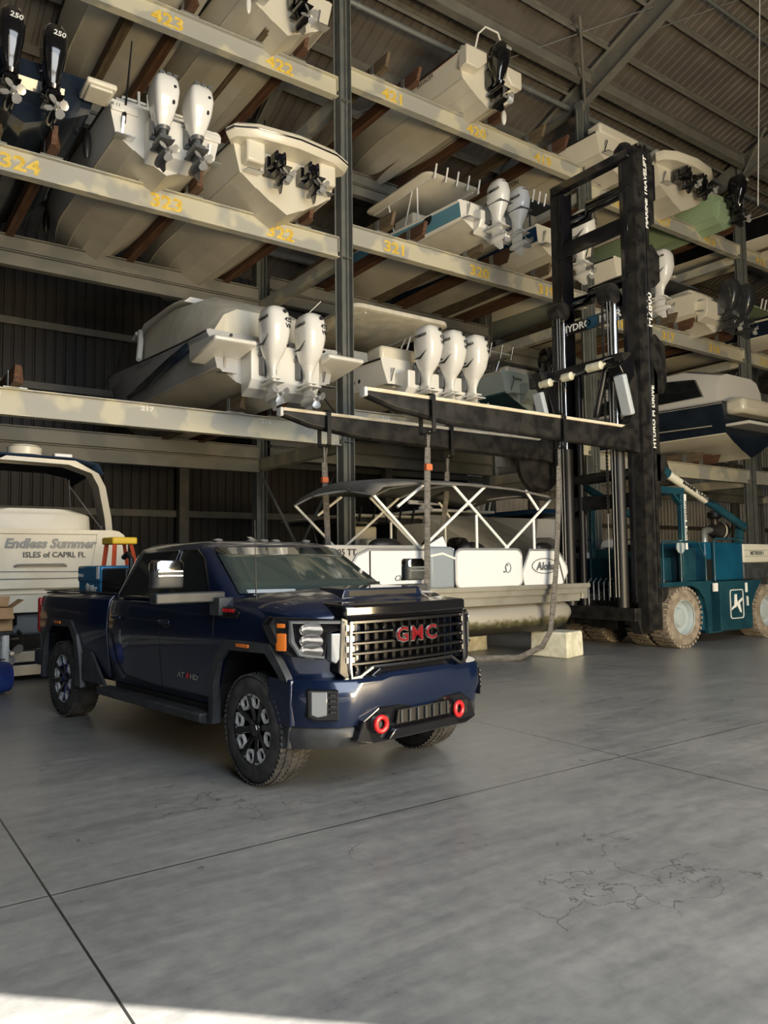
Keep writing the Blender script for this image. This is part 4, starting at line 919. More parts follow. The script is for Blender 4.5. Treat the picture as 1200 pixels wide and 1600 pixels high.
# wheels
def wheel(s, loc, steer=0):
    W_ = MB().lathe([(.27, -.135), (.30, -.14), (.36, -.142), (.395, -.13), (.418, -.10), (.424, -.05), (.424, .05), (.418, .10), (.395, .13), (.36, .142), (.30, .14), (.27, .135)], (0, 0, 0), 'y', 48, cap=False)
    W_.f.append(()) if False else None
    o = W_.build('wheel', M['tyre'], T, smooth=50); o.location = loc; o.rotation_euler = (0, 0, steer)
    b = MB(); n = 58
    for k in range(n):
        a = 2*PI*k/n
        for y, w, off, r, sk_ in ((-.116, .045, 0, .4145, .3), (-.062, .045, .5, .4215, -.25), (0, .05, 0, .4225, .25), (.062, .045, .5, .4215, -.25), (.116, .045, 0, .4145, .3)):
            t = a+off*2*PI/n; rot = Matrix.Rotation(-t, 3, 'Y') @ Matrix.Rotation(sk_, 3, 'X')
            c = Vector((math.cos(t)*r, y, math.sin(t)*r)); b.box(c, (.014, w, .033), rot)
    b.build('tread', M['tyre'], o, smooth=0)
    q = s*.10
    rim = MB().lathe([(.272, -.13*1), (.268, -.10), (.25, -.09), (.25, .09), (.268, .10), (.272, .13)], (0, 0, 0), 'y', 40, cap=False)
    rim.lathe([(.0001, q*.35), (.24, q*.2), (.25, q*.2)], (0, 0, 0), 'y', 32, cap=False).build('rim', M['gloss'], o, smooth=40)
    b = MB()
    for k in range(8):
        a = 2*PI*k/8+.2; rot = Matrix.Rotation(-a, 3, 'Y')
        b.beam((math.cos(a)*.04, q*.75, math.sin(a)*.04), (math.cos(a)*.255, q*1.15, math.sin(a)*.255), .05, .04, up=(0, 1, 0))
    b.lathe([(.001, q*1.1), (.055, q*1.1), (.07, q*.8), (.09, q*.5)], (0, 0, 0), 'y', 24).build('spokes', M['gloss'], o, smooth=30, bevel=.006)
    b = MB(); b2 = MB()
    for k in range(8):
        a = 2*PI*k/8+.2+PI/8
        def pt(r, t, y): return (math.cos(a)*r-math.sin(a)*t, y, math.sin(a)*r+math.cos(a)*t)
        out = [(.264, -.044), (.264, .044), (.222, .058), (.175, .04), (.165, 0), (.175, -.04), (.222, -.058)]
        inn = [(r_+(.218-r_)*.30, t_*.66) for r_, t_ in out]
        r = [[pt(r_, t_, q*1.0) for r_, t_ in out], [pt(r_, t_, q*1.26) for r_, t_ in out], [pt(r_, t_, q*1.26) for r_, t_ in inn], [pt(r_, t_, q*1.0) for r_, t_ in inn]]
        for u, v in zip(r, r[1:]+r[:1]): b.loft([u, v], cap=False)
        c = a+PI/8; b2.lathe([(.012, q*.75), (.012, q*1.05)], (math.cos(a)*.075, 0, math.sin(a)*.075), 'y', 6)
        def pc(r, t, y): return (math.cos(c)*r-math.sin(c)*t, y, math.sin(c)*r+math.cos(c)*t)
        tri = [(.268, -.034), (.268, .034), (.232, 0)]
        b.loft([[pc(r_, t_, q*1.0) for r_, t_ in tri], [pc(r_, t_, q*1.24) for r_, t_ in tri]])
    b.build('rim_pocket', M['machined'], o, smooth=0)
    b2.build('lug_nut', M['darkchrome'], o); MB().lathe([(.001, q*1.2), (.042, q*1.18), (.048, q*1.05)], (0, 0, 0), 'y', 8).build('hub_cap', M['gloss'], o, smooth=0)
    return o
wheel(-1, (0.0, -.845, .43), -.04); wheel(1, (0.0, .845, .43), -.04); wheel(-1, (-3.9, -.845, .43)); wheel(1, (-3.9, .845, .43))
for s in (-1, 1): MB().box((.0, s*.6, .43), (.16, .3, .3)).build('axle_hub', M['black'], T)
MB().bx((-2.9, -.99, .42), (-2.86, -.97, .45)).build('step_light', M['amber'], T)

# things riding in the bed
M['welderblue'] = varied('welder_blue', (.01, .12, .26), (.015, .15, .31), 3, .4, coat=.3)
def at(x, y, z): return T.location+Matrix.Rotation(ang, 3, 'Z') @ Vector((x, y, z))
w = thing('welding_machine', 'blue and black engine driven welder standing in the truck bed', 'welder', at(-2.78, -.52, .86), ang)
MB().bx((-.64, -.22, 0), (-.02, .22, .82)).build('rear_case', M['black'], w, bevel=.02)
MB().bx((-1.27, -.23, .02), (-.64, .23, .84)).bx((-1.28, -.24, .66), (-.62, .24, .85)).build('front_case', M['welderblue'], w, bevel=.025)
for k in range(7): MB().bx((-.56, -.227, .35+k*.05), (-.1, -.216, .37+k*.05)).build('louvre', M['gloss'], w, smooth=0)
MB().ell((-1.0, -.232, .60), (.05, .01, .05)).build('logo_dot', M['whitepaint'], w)
text('lettering', 'Miller', .10, M['whitepaint'], face((-.82, -.242, .59), (0, -1, 0)), w, bold=.003)
text('lettering', 'Bobcat', .05, M['whitepaint'], face((-1.16, -.246, .74), (0, -1, 0)), w, bold=.002)
MB().bx((-.72, -.245, .70), (-.65, -.235, .84)).build('warning_label', M['whitepaint'], w, smooth=0)
MB().tube([(-.35, 0, .8), (-.35, 0, .92), (-.45, 0, .98), (-.55, 0, .94)], .03).build('exhaust', M['black'], w)
M['fibre'] = principled('orange_fibreglass', (.62, .09, .03), .45); M['capyellow'] = principled('yellow_plastic', (.75, .48, .03), .5)
l = thing('step_ladder', 'orange step ladder with yellow top standing in the truck bed', 'ladder', at(-4.42, -.10, .86), ang)
MB().tube([(-.24, -.20, 0), (-.12, -.10, 1.14)], .03, 4).tube([(.24, -.20, 0), (.12, -.10, 1.14)], .03, 4).build('rail', M['fibre'], l)
MB().tube([(-.22, .36, 0), (-.10, .12, 1.14)], .025, 4).tube([(.22, .36, 0), (.10, .12, 1.14)], .025, 4).build('rear_rail', M['fibre'], l)
MB().bx((-.17, -.15, 1.12), (.17, .18, 1.21)).build('cap', M['capyellow'], l, bevel=.02)
for z in (.2, .5, .82): MB().box((0, -.20+z*.09, z), (.36, .09, .025)).build('step', M['galv'], l)

# ------------------------------------------------------------------ boat-handling forklift
M['teal_p'] = varied('teal_paint', (.006, .040, .062), (.012, .058, .08), 2, .4, coat=.2)
M['teal_b'] = varied('blue_hood_paint', (.004, .055, .11), (.006, .075, .14), 2, .38, coat=.2)
M['cream'] = principled('cream_panel', (.55, .54, .46), .5)
M['lifttyre'] = varied('dusty_tyre', (.20, .165, .125), (.32, .27, .21), 6, .9)
M['lifttread'] = varied('dark_tread', (.05, .045, .04), (.10, .09, .075), 8, .9)
M['wheelgrey'] = principled('grey_wheel_paint', (.38, .44, .46), .4)
OX, OY = 13.5, 10.15
F = thing('boat_forklift', 'tall black masted forklift with teal body standing beside the racks', 'forklift', (OX, OY, 0))
def LM(): return MB()
def fb(b, name, mat, par=None, **k):
    b.v = [(x-OX, y-OY, z) for x, y, z in b.v]; return b.build(name, mat, par or F, **k)
def bigwheel(x, y, r, w, name='wheel'):
    o = MB().lathe([(r*.56, -w/2+.02), (r*.66, -w/2), (r*.90, -w/2), (r*.985, -w/2+.05), (r, -w/2+.09), (r, w/2-.09), (r*.985, w/2-.05), (r*.90, w/2), (r*.56, w/2-.02)], (0, 0, 0), 'y', 40, cap=False).build(name, M['lifttyre'], F, smooth=40)
    o.location = (x-OX, y-OY, r)
    b = MB(); n = 34
    for k in range(n):
        for sgn in (-1, 1):
            a = 2*PI*(k+.25*sgn)/n; rot = Matrix.Rotation(-a, 3, 'Y'); b.box((math.cos(a)*r*.985, sgn*w*.26, math.sin(a)*r*.985), (.055, w*.50, r*.105), rot)
    b.build('tread', M['lifttyre'], o, smooth=0)
    MB().lathe([(r*.58, -w/2+.02), (r*.54, -w/2+.05), (r*.50, -w*.2), (r*.34, -w*.18), (r*.30, -w*.30), (r*.16, -w*.33), (.001, -w*.33)], (0, 0, 0), 'y', 32, cap=False).build('rim', M['wheelgrey'], o, smooth=40)
    MB().lathe([(r*.585, -w/2-.005), (r*.585, -w/2+.03)], (0, 0, 0), 'y', 32, cap=False).build('rim_ring', M['wheelgrey'], o, solid=.01)
for x, y in ((13.42, 9.08), (13.42, 9.62), (13.42, 10.7), (13.42, 11.22)): bigwheel(x, y, .58, .42)
bigwheel(16.62, 9.15, .56, .44); bigwheel(16.62, 11.1, .56, .44)
# chassis
fb(LM().bx((12.6, 9.85, .35), (17.6, 10.45, .9)), 'frame', M['blacksteel'], bevel=.01)
fe = [(12.75, 1.27), (14.36, 1.27), (14.36, .22), (14.22, .22), (14.20, .62), (14.12, .92), (13.95, 1.10), (13.72, 1.18), (12.75, 1.18)]
fb(LM().prism(fe, 8.88, 8.95, 'y'), 'fender', M['teal_p'], smooth=0)
fb(LM().bx((12.75, 8.92, 1.20), (14.5, 11.4, 1.26)), 'deck', M['teal_p'], bevel=.008)
fb(LM().bx((14.36, 9.25, .25), (14.72, 11.2, 1.22)), 'step_well', M['teal_b'], smooth=0)
fb(LM().bx((14.30, 8.9, .22), (14.74, 9.3, .25)), 'step', M['teal_p'], smooth=0)
fb(LM().prism([(14.68, .24), (15.88, .24), (15.88, .75), (16.05, 1.0), (16.3, 1.25), (14.68, 1.25)], 8.88, 9.4, 'y'), 'tank_box', M['teal_p'], smooth=0, bevel=.01)
lg = fb(LM().frame(rrect(.50, .60, .06, 3, 15.28, .77), rrect(.465, .565, .05, 3, 15.28, .77), 8.868, 8.88), 'logo_frame', M['whitepaint'], smooth=0)
def poly3(pts): return [(15.28+x, .77+z) for x, z in pts]
fb(LM().prism(poly3([(-.10, -.02), (-.08, .20), (.0, .20), (.0, .10), (.02, -.0), (-.06, -.08)]), 8.868, 8.879).prism(poly3([(-.20, -.12), (-.20, -.07), (.20, .13), (.20, .07)]), 8.867, 8.878).prism(poly3([(.0, -.03), (.12, -.18), (.16, -.18), (.10, .02), (.04, .03)]), 8.868, 8.879), 'logo_mark', M['whitepaint'], smooth=0)
for a_, c_ in (((14.45, 8.87, 1.05), (14.60, 8.9, 1.22)), ((15.62, 8.87, 1.0), (15.70, 8.88, 1.2)), ((15.66, 8.86, .72), (15.70, 8.88, .92))): fb(LM().bx(a_, c_), 'decal', M['whitepaint'], smooth=0)
# engine hood and counterweight
fb(LM().bx((14.40, 9.0, 1.26), (15.80, 11.3, 2.05)), 'engine_hood', M['teal_b'], bevel=.03)
cw = fb(LM().bx((15.80, 8.98, 1.62), (17.2, 11.32, 2.02)), 'counterweight', M['cream'], bevel=.03)
fb(LM().bx((15.80, 8.99, 1.26), (17.2, 11.31, 1.62)), 'counterweight_base', M['cladding'], bevel=.03)
for z in (1.75, 1.88): fb(LM().bx((15.82, 8.975, z), (17.1, 8.985, z+.008)), 'seam', M['legg'], cw, smooth=0)
text('lettering', 'M2800H', .13, M['legg'], face((16.05-OX, 8.975-OY, 1.82), (0, -1, 0)), cw, bold=.001, align='LEFT', xs=1.2)
fb(LM().bx((14.40, 8.985, 1.27), (14.62, 9.0, 1.7)), 'grille', M['black'], smooth=0)
ac = fb(LM().lathe([(.01, -.42), (.10, -.36), (.13, -.22), (.19, -.12), (.19, .14), (.15, .2), (.01, .22)], (15.75, 9.5, 2.33), 'x', 20), 'air_cleaner', M['blacksteel'], smooth=40)
fb(LM().lathe([(.197, -.02), (.197, .03)], (15.75, 9.5, 2.33), 'x', 20, cap=False), 'air_band', M['cream'], ac)
fb(LM().lathe([(.08, 0), (.08, .12), (.15, .16), (.15, .26), (.08, .3)], (15.6, 9.5, 2.45), 'z', 16), 'rain_cap', M['blacksteel'], ac)
fb(LM().tube([(14.62, 9.15, 1.55), (14.62, 9.15, 2.1), (14.70, 9.2, 2.24), (14.9, 9.3, 2.3), (15.4, 9.5, 2.33)], .07, 10), 'intake_pipe', M['galv'], smooth=60)
# operator station
fb(LM().bx((12.9, 9.3, 1.26), (13.7, 11.1, 1.75)).bx((13.7, 9.2, 1.26), (14.4, 11.2, 1.95)), 'console', M['teal_p'], bevel=.02)
fb(LM().box((13.35, 9.9, 1.95), (.5, .5, .14)).box((13.62, 9.9, 2.35), (.14, .5, .7)), 'seat', M['black'], bevel=.04)
fb(LM().tube([(13.0, 9.9, 1.7), (12.95, 9.9, 2.1)], .03).lathe([(.18, -.01), (.19, .0), (.18, .01)], (12.95, 9.9, 2.12), 'z', 20), 'steering_wheel', M['black'], smooth=60)
fb(LM().lathe([(.001, 0), (.13, 0), (.13, .02), (.001, .02)], (13.5, 8.95, 1.95), 'y', 24), 'disc', M['wheelgrey'])
for k, y in enumerate((9.02, 11.25)):
    fb(LM().beam((13.66, y, 1.26), (13.66, y, 3.10), .09, .13, up=(1, 0, 0)), 'guard_post', M['teal_p'], bevel=.01)
    fb(LM().beam((13.72, y, 3.06), (12.75, y, 3.06), .12, .14), 'guard_beam', M['teal_p'], bevel=.02)
    fb(LM().beam((13.60, y, 2.80), (13.35, y, 3.02), .1, .05), 'gusset', M['teal_p'])
fb(LM().bx((13.6, 9.0, 3.0), (13.74, 11.27, 3.12)), 'guard_cross_beam', M['teal_p'], bevel=.01)
p_ = fb(LM().bx((13.69, 8.965, 1.9), (13.76, 8.975, 3.0)), 'post_stripe', M['whitepaint'], smooth=0)
text('lettering', 'HYDRO M DRIVE', .085, M['black'], face((13.725-OX, 8.965-OY, 2.45), (0, -1, 0), up=(1, 0, 0)), p_, bold=.002, xs=1.3)
b = LM()
for pts in ([(12.9, 8.95, 1.26), (12.9, 8.95, 2.05), (14.05, 8.95, 2.05), (14.32, 8.95, 1.72), (14.32, 8.95, 1.26)], [(13.48, 8.95, 2.05), (13.48, 8.95, 1.26)], [(14.60, 8.93, 1.26), (14.60, 8.93, 2.06), (14.66, 8.93, 2.12), (15.75, 8.93, 2.12)]): b.tube(pts, .022, 8)
fb(b, 'handrail', M['teal_p'], smooth=60)
b = LM(); b.tube([(13.0, 11.3, 1.26), (13.0, 11.3, 2.1), (12.9, 11.3, 2.14), (12.62, 11.3, 2.14), (12.6, 11.3, 1.2)], .022, 8); b.tube([(12.8, 10.6, 1.26), (12.8, 10.6, 2.1), (12.72, 10.6, 2.14)], .022, 8)
fb(b, 'handrail', M['teal_p'], smooth=60)
b = LM()
for k in range(7): b.tube([(12.62, 9.75+k*.13, .80), (12.62, 9.75+k*.13, 1.26), (12.72, 9.75+k*.13, 1.34)], .016, 6)
fb(b, 'hydraulic_lines', M['galv'], smooth=60)
for y in (9.02, 11.2):
    o = fb(LM().cyl((13.12, y, 3.42), (14.5, y, 2.92), .085, n=16), 'tilt_cylinder', M['cream'] if y < 10 else M['teal_p'], smooth=50)
    fb(LM().cyl((14.5, y, 2.92), (15.9, y, 2.40), .086, n=16), 'cylinder_barrel', M['teal_p'], o, smooth=50)
    fb(LM().cyl((12.78, y, 3.56), (13.14, y, 3.41), .035, n=10), 'rod', M['chrome'], o, smooth=50)
    fb(LM().cyl((13.05, y, 3.45), (13.22, y, 3.38), .11, n=12), 'gland', M['teal_p'], o, smooth=50)
    fb(LM().beam((15.85, y+.1, 2.0), (15.95, y+.1, 2.5), .1, .16, up=(1, 0, 0)), 'cylinder_mount', M['teal_p'])
text('lettering', 'MARINE TRAVELIFT', .10, M['black'], face((14.15-OX, 8.925-OY, 3.04), (0, -1, 0), up=(.36, 0, 1)), F, bold=.002, xs=1.3)
# mast: two channel uprights each side, tied by cross members
MZ = 9.75
for y0, y1, sg in ((8.93, 9.16, 1), (10.84, 11.07, -1)):
    yo = y0 if sg > 0 else y1; yi = y1 if sg > 0 else y0
    b = LM().bx((12.38, y0, .38), (12.42, y1, MZ)).bx((12.42, min(yo, yo+sg*.03), .38), (12.78, max(yo, yo+sg*.03), MZ)).bx((12.76, y0, .38), (12.80, y1, MZ-.1))
    fb(b, 'mast_upright', M['blacksteel'], smooth=0)
    b = LM().bx((12.34, yi+sg*.02-.02, .9), (12.40, yi+sg*.10, MZ-.25)).bx((12.40, yi+sg*.08-.01, .9), (12.66, yi+sg*.10, MZ-.25))
    fb(b, 'inner_upright', M['gloss'], smooth=0, bevel=.006)
fb(LM().bx((12.66, 8.915, .9), (12.685, 8.925, MZ-.6)), 'wear_strip', M['chrome'], smooth=0)
for q, t_ in (([(12.78, 2.6), (12.92, 2.75), (12.92, 5.3), (12.80, 5.45)], .04), ([(12.78, 8.2), (13.0, 8.35), (13.0, 9.7), (12.78, 9.9)], .04), ([(12.78, 4.9), (13.1, 4.95), (13.22, 5.2), (13.2, 5.9), (12.9, 6.1), (12.78, 6.0)], .04), ([(12.78, 7.0), (12.95, 7.05), (13.12, 7.2), (13.12, 7.7), (12.9, 7.9), (12.78, 7.8)], .04), ([(12.78, 3.2), (13.05, 3.25), (13.2, 3.45), (13.1, 3.7), (12.78, 3.75)], .11)):
    fb(LM().prism(q, 8.94, 8.94+t_), 'mast_bracket', M['blacksteel'], smooth=0)
fb(LM().box((13.0, 9.15, 9.25), (.35, .3, .75)), 'hose_guard', M['gloss'], bevel=.03)
for s_, z, sz in (('MARINE TRAVELIFT', 8.9, .135), ('M2800', 6.55, .2), ('HYDRO M DRIVE', 4.45, .13)):
    text('lettering', s_, sz, M['whitepaint'], face((12.735-OX, 8.928-OY, z), (0, -1, 0), up=(-1, 0, 0)), F, bold=.004, xs=1.25, shear=.15 if 'MAR' in s_ else 0)
b = LM().prism([(12.76, 7.0), (12.95, 7.05), (13.12, 7.2), (13.12, 7.7)], 8.94, 8.98)
fb(LM().tube([(12.40, 9.0, 9.62), (12.40, 10.98, 9.62)], .085, 4).bx((12.3, 9.0, 9.54), (12.5, 11.0, 9.72)), 'top_cross_member', M['gloss'], bevel=.02)
fb(LM().tube([(12.50, 9.05, 9.0), (12.50, 10.1, 9.0), (12.75, 10.3, 9.0), (12.75, 10.85, 9.0)], .13, 12), 'bent_cross_tube', M['gloss'], smooth=60)
fb(LM().bx((12.36, 9.1, 8.1), (12.42, 10.9, 8.42)), 'cross_plate', M['gloss'], bevel=.01)
fb(LM().tube([(12.50, 9.05, 7.2), (12.50, 10.1, 7.2), (12.75, 10.3, 7.2), (12.75, 10.85, 7.2)], .13, 12), 'bent_cross_tube', M['gloss'], smooth=60)
bn = fb(LM().bx((12.34, 9.25, 6.40), (12.37, 10.72, 6.66)), 'name_banner', M['gloss'], smooth=0)
fb(LM().bx((12.333, 9.86, 6.41), (12.339, 10.14, 6.65)), 'banner_emblem', M['teal_b'], bn, smooth=0)
text('lettering', 'HYDRO', .2, M['whitepaint'], face((12.338-OX, 10.42-OY, 6.53), (-1, 0, 0)), bn, bold=.005, xs=1.1); text('lettering', 'M DR', .2, M['whitepaint'], face((12.338-OX, 9.56-OY, 6.53), (-1, 0, 0)), bn, bold=.005, xs=1.1)
fb(LM().tube([(12.45, 9.2, 3.37), (12.45, 10.8, 3.35)], .11, 10).bx((12.4, 9.2, 2.72), (12.5, 10.8, 3.0)), 'lower_cross_member', M['blacksteel'], smooth=30)
fb(LM().bx((12.2, 9.1, .55), (12.75, 11.0, .80)).prism([(12.2, .8), (12.9, .8), (12.75, .30), (12.4, .30)], 9.1, 9.3, 'y').bx((12.75, 8.95, .9), (13.05, 9.2, 1.3)), 'mast_base', M['blacksteel'], smooth=0, bevel=.01)
for y in (9.44, 10.72):
    o = fb(LM().cyl((12.3, y, .8), (12.3, y, 4.0), .12, n=18).cyl((12.45, y+.22*(1 if y < 10 else -1), .8), (12.45, y+.22*(1 if y < 10 else -1), 5.6), .07, n=12), 'lift_cylinder', M['black'], smooth=50)
    fb(LM().cyl((12.3, y, 4.0), (12.3, y, 6.75), .07 if y < 10 else .035, n=16), 'rod', M['chrome'], o, smooth=50)
    fb(LM().cyl((12.2, y-.1, 6.9), (12.2, y+.18, 6.9), .2, n=20).cyl((12.45, y+.02, 6.85), (12.45, y+.22, 6.85), .2, n=20), 'chain_pulley', M['blacksteel'], o, smooth=40)
    b = LM()
    for dy, dx in ((-.07, -.2), (.0, -.2), (.14, -.19), (.1, .05), (.18, .08), (.24, .1)): b.tube([(12.3+dx, y+dy, 6.95), (12.3+dx, y+dy, 1.0)], .012, 6)
    fb(b, 'cables', M['legg'], o)
    b = LM()
    for k in range(64): b.bx((12.06, y+.07, 2.6+k*.068), (12.085, y+.115, 2.64+k*.068))
    b.bx((12.068, y+.08, 2.6), (12.078, y+.105, 6.98))
    fb(b, 'leaf_chain', M['blacksteel'], o, smooth=0)
fb(LM().tube([(12.6, 9.15, 9.9), (12.5, 9.3, 9.95), (12.6, 9.5, 9.9)], .05, 8).lathe([(.2, 0), (.2, .1), (.1, .22), (.01, .25)], (12.6, 9.3, 9.78), 'z', 16), 'top_light', M['blacksteel'], smooth=50)
# fork carriage
fb(LM().beam((12.05, 9.1, 5.52), (12.05, 11.45, 5.5), .14, .24), 'carriage_bar', M['gloss'], bevel=.02)
fb(LM().prism([(11.85, 5.35), (12.3, 5.7), (12.3, 5.2), (12.1, 5.0)], 9.0, 9.3, 'y'), 'carriage_ear', M['gloss'], bevel=.02)
def fork(y, tip, heel):
    b = LM(); zt = 4.20; w = .17
    secs = []
    for x, zb in ((tip, zt-.10), (tip+.55, zt-.24), (tip+1.6, zt-.36), (heel-1.4, zt-.42), (heel-.35, zt-.44), (heel, zt-.50)):
        secs.append([(x, y-w/2, zt-.02), (x, y-w/2, zb+.04), (x, y-w*.25, zb), (x, y+w*.25, zb), (x, y+w/2, zb+.04), (x, y+w/2, zt-.02)])
    b.loft(secs)
    f = fb(b, 'fork', M['blacksteel'], smooth=0, bevel=.012)
    fb(LM().bx((tip+.02, y-w/2-.01, zt-.02), (heel-.5, y+w/2+.01, zt+.035)), 'fork_pad', varied('worn_pad', (.52, .44, .30), (.66, .60, .48), 5, .8, stretch=(.5, 6, 6)), f, bevel=.01)
    fb(LM().bx((tip-.02, y-.09, zt-.11), (tip+.04, y+.09, zt+.045)), 'fork_tip', M['whitepaint'], f, bevel=.03)
    fb(LM().prism([(heel-.75, zt-.02), (heel-.50, zt+.10), (heel-.38, zt+.35), (heel-.62, zt+1.25), (heel-.72, zt+1.40), (heel-.42, zt+1.46), (heel-.2, zt+.9), (heel+.02, zt+.1), (heel+.04, zt-.5), (heel-.75, zt-.4)], y-w/2-.012, y+w/2+.012, 'y'), 'fork_shank', M['blacksteel'], f, smooth=0)
    pd = fb(LM().box((heel-.56, y-.02, zt+.62), (.12, w+.08, .78), Matrix.Rotation(-.30, 3, 'Y')), 'shank_pad', principled('grey_pad', (.45, .50, .55), .5), f, bevel=.03)
    return f
fork(9.1, 6.12, 12.62); fork(11.02, 5.78, 12.45)
for y0, y1, z0, z1 in ((9.45, 9.75, 5.35, 4.5), (10.9, 10.6, 5.3, 4.3)): fb(LM().cyl((12.0, y0, z0), (12.05, y1, z1), .07, n=12), 'fork_cylinder', M['gloss'], smooth=50)
fb(LM().lathe([(.001, 0), (.55, 0), (.62, .1), (.62, .2), (.001, .2)], (11.95, 11.05, 3.75), 'y', 24), 'fork_hub', M['blacksteel'], smooth=30)
M['foam'] = varied('dirty_white_foam', (.60, .58, .44), (.78, .76, .62), 6, .9)
rp = [(12.1, 9.12, 5.62), (11.9, 9.35, 5.55), (11.9, 9.9, 5.42), (11.9, 10.4, 5.36), (11.9, 11.1, 5.38)]
fb(LM().tube(rp, .014, 6), 'fender_rope', M['legg'], smooth=60)
for a, c in ((1.9, 0), (0, 0)): pass
for y0, y1, z, l in ((9.42, 9.82, 5.46, 'near'), (10.16, 10.46, 5.40, 'mid'), (10.72, 11.06, 5.38, 'far')):
    ym = (y0+y1)/2
    fb(LM().tube([(11.9, y0-.05, z+.01), (11.9, y0, z), (11.9, y0+.04, z), (11.9, y1-.04, z-.0), (11.9, y1, z), (11.9, y1+.05, z)], [.02, .03, .085, .085, .03, .02], 12), 'float', M['foam'], smooth=50)

# lifting slings hung from the forks
M['sling'] = varied('grey_sling', (.10, .095, .085), (.17, .16, .15), 10, .9, stretch=(1, 1, 3))
M['slingtag'] = principled('orange_tag', (.55, .14, .05), .7)
def sling(x, y, pts, label, tagz, zf=4.22):
    t = thing('lifting_sling', label, 'sling', (x, y, 0), 0, 'slings hanging from the forks')
    MB().frame(rrect(.34, .62, .06, 3, 0, zf-.26), rrect(.30, .58, .05, 3, 0, zf-.26), -.035, .035, 'x').build('fork_loop', M['black'], t)
    pts = [Vector(p)-Vector((x, y, 0)) for p in pts]
    MB().tube([(-.02, -.02, zf-.56), (.0, .0, pts[0].z)], .022, 6).tube([(.09, .06, zf-.5), (.02, .01, pts[0].z)], .018, 6).build('strap_end', M['sling'], t, smooth=60)
    rings = []
    for i, p in enumerate(pts):
        d = (pts[min(i+1, len(pts)-1)]-pts[max(i-1, 0)]).normalized(); a = Vector((0, 1, 0)).cross(d)
        if a.length < .3: a = Vector((1, 0, 0))
        a.normalize(); n_ = d.cross(a); w = .055+.006*(i % 2)
        rings.append([p+a*w*math.cos(k*PI/4)+n_*w*.55*math.sin(k*PI/4) for k in range(8)])
    MB().loft(rings).build('sleeve', M['sling'], t, smooth=60)
    if tagz: MB().box((0, -.005, tagz), (.118, .075, .1)).build('tag', M['slingtag'], t, bevel=.01)
sling(7.30, 9.1, [(7.30, 9.1, 3.45), (7.3, 9.12, 3.0), (7.3, 9.14, 2.2), (7.29, 9.16, 1.4), (7.29, 9.2, .8), (7.29, 9.45, .46)], 'grey sling hanging from the near fork before the left pontoon panels', 3.15)
sling(10.22, 9.1, [(10.22, 9.1, 3.35), (10.2, 9.12, 2.6), (10.12, 9.12, 1.7), (10.02, 9.14, .9), (9.98, 9.18, .5), (9.85, 9.25, .25), (9.55, 9.5, .06), (9.1, 9.9, .04), (8.5, 10.1, .04)], 'grey sling hanging before the oval logo and trailing onto the floor', 0)
sling(6.62, 11.02, [(6.62, 11.02, 3.4), (6.66, 11.05, 2.8), (6.74, 11.12, 2.0), (6.80, 11.5, 1.2), (6.8, 11.5, .5)], 'grey sling with orange tag hanging from the far fork beside the tall post', 3.1)
sling(9.3, 11.02, [(9.3, 11.02, 3.4), (9.3, 11.06, 2.9), (9.3, 11.25, 2.1), (9.3, 11.6, 1.2)], 'grey sling hanging from the far fork behind the pontoon awning', 0)

# ------------------------------------------------------------------ pontoon boat
M['alum'] = varied('dull_aluminium', (.36, .35, .31), (.46, .45, .40), 2, .42, metal=.6)
M['panel'] = principled('white_panel', (.72, .75, .78), .3, coat=.3)
M['bluegrey'] = principled('blue_grey_panel', (.24, .28, .32), .45)
M['greyrail'] = principled('grey_anodised_rail', (.35, .36, .38), .4, .5)
M['canopy'] = varied('grey_canopy', (.10, .10, .095), (.14, .135, .125), 3, .9)
def scum():
    m = principled('scummed_pontoon', (.4, .4, .36), .45, .35); N, L, b = nodes(m)
    tc = N.new('ShaderNodeTexCoord'); sx = N.new('ShaderNodeSeparateXYZ'); L.new(tc.outputs['Object'], sx.inputs[0])
    n = N.new('ShaderNodeTexNoise'); n.inputs['Scale'].default_value = 9; n.inputs['Detail'].default_value = 8; L.new(tc.outputs['Object'], n.inputs[0])
    a = N.new('ShaderNodeMath'); a.operation = 'MULTIPLY_ADD'; L.new(n.outputs['Fac'], a.inputs[0]); a.inputs[1].default_value = .22; L.new(sx.outputs[2], a.inputs[2])
    r = N.new('ShaderNodeValToRGB'); e = r.color_ramp.elements; e[0].position = .70; e[0].color = (.035, .032, .02, 1); e[1].position = .86; e[1].color = (.42, .40, .35, 1)
    q = e.new(.78); q.color = (.12, .11, .05, 1); L.new(a.outputs[0], r.inputs[0]); L.new(r.outputs[0], b.inputs['Base Color']); return m
PT = thing('pontoon_boat', 'white panelled pontoon boat with grey awning resting on foam blocks', 'boat', (7.0, 10.55, 0))
def pb(b, name, mat, par=None, **k):
    b.v = [(x-7.0, y-10.55, z) for x, y, z in b.v]; return b.build(name, mat, par or PT, **k)
for y in (9.68, 11.42): pb(LM().tube([(4.5, y, .73), (4.6, y, .73), (10.1, y, .73), (10.5, y, .74), (10.75, y, .77), (10.92, y, .82), (10.98, y, .86)], [.2, .27, .27, .27, .24, .15, .04], 24), 'pontoon', scum(), smooth=50)
b = LM().bx((4.35, 9.32, 1.12), (11.15, 11.78, 1.26)).bx((4.35, 9.28, 1.22), (11.18, 9.34, 1.30)).bx((4.4, 9.38, .98), (11.0, 9.42, 1.13)).bx((11.0, 9.32, 1.02), (11.15, 11.78, 1.14))
pb(b, 'deck', M['alum'], smooth=0, bevel=.008)
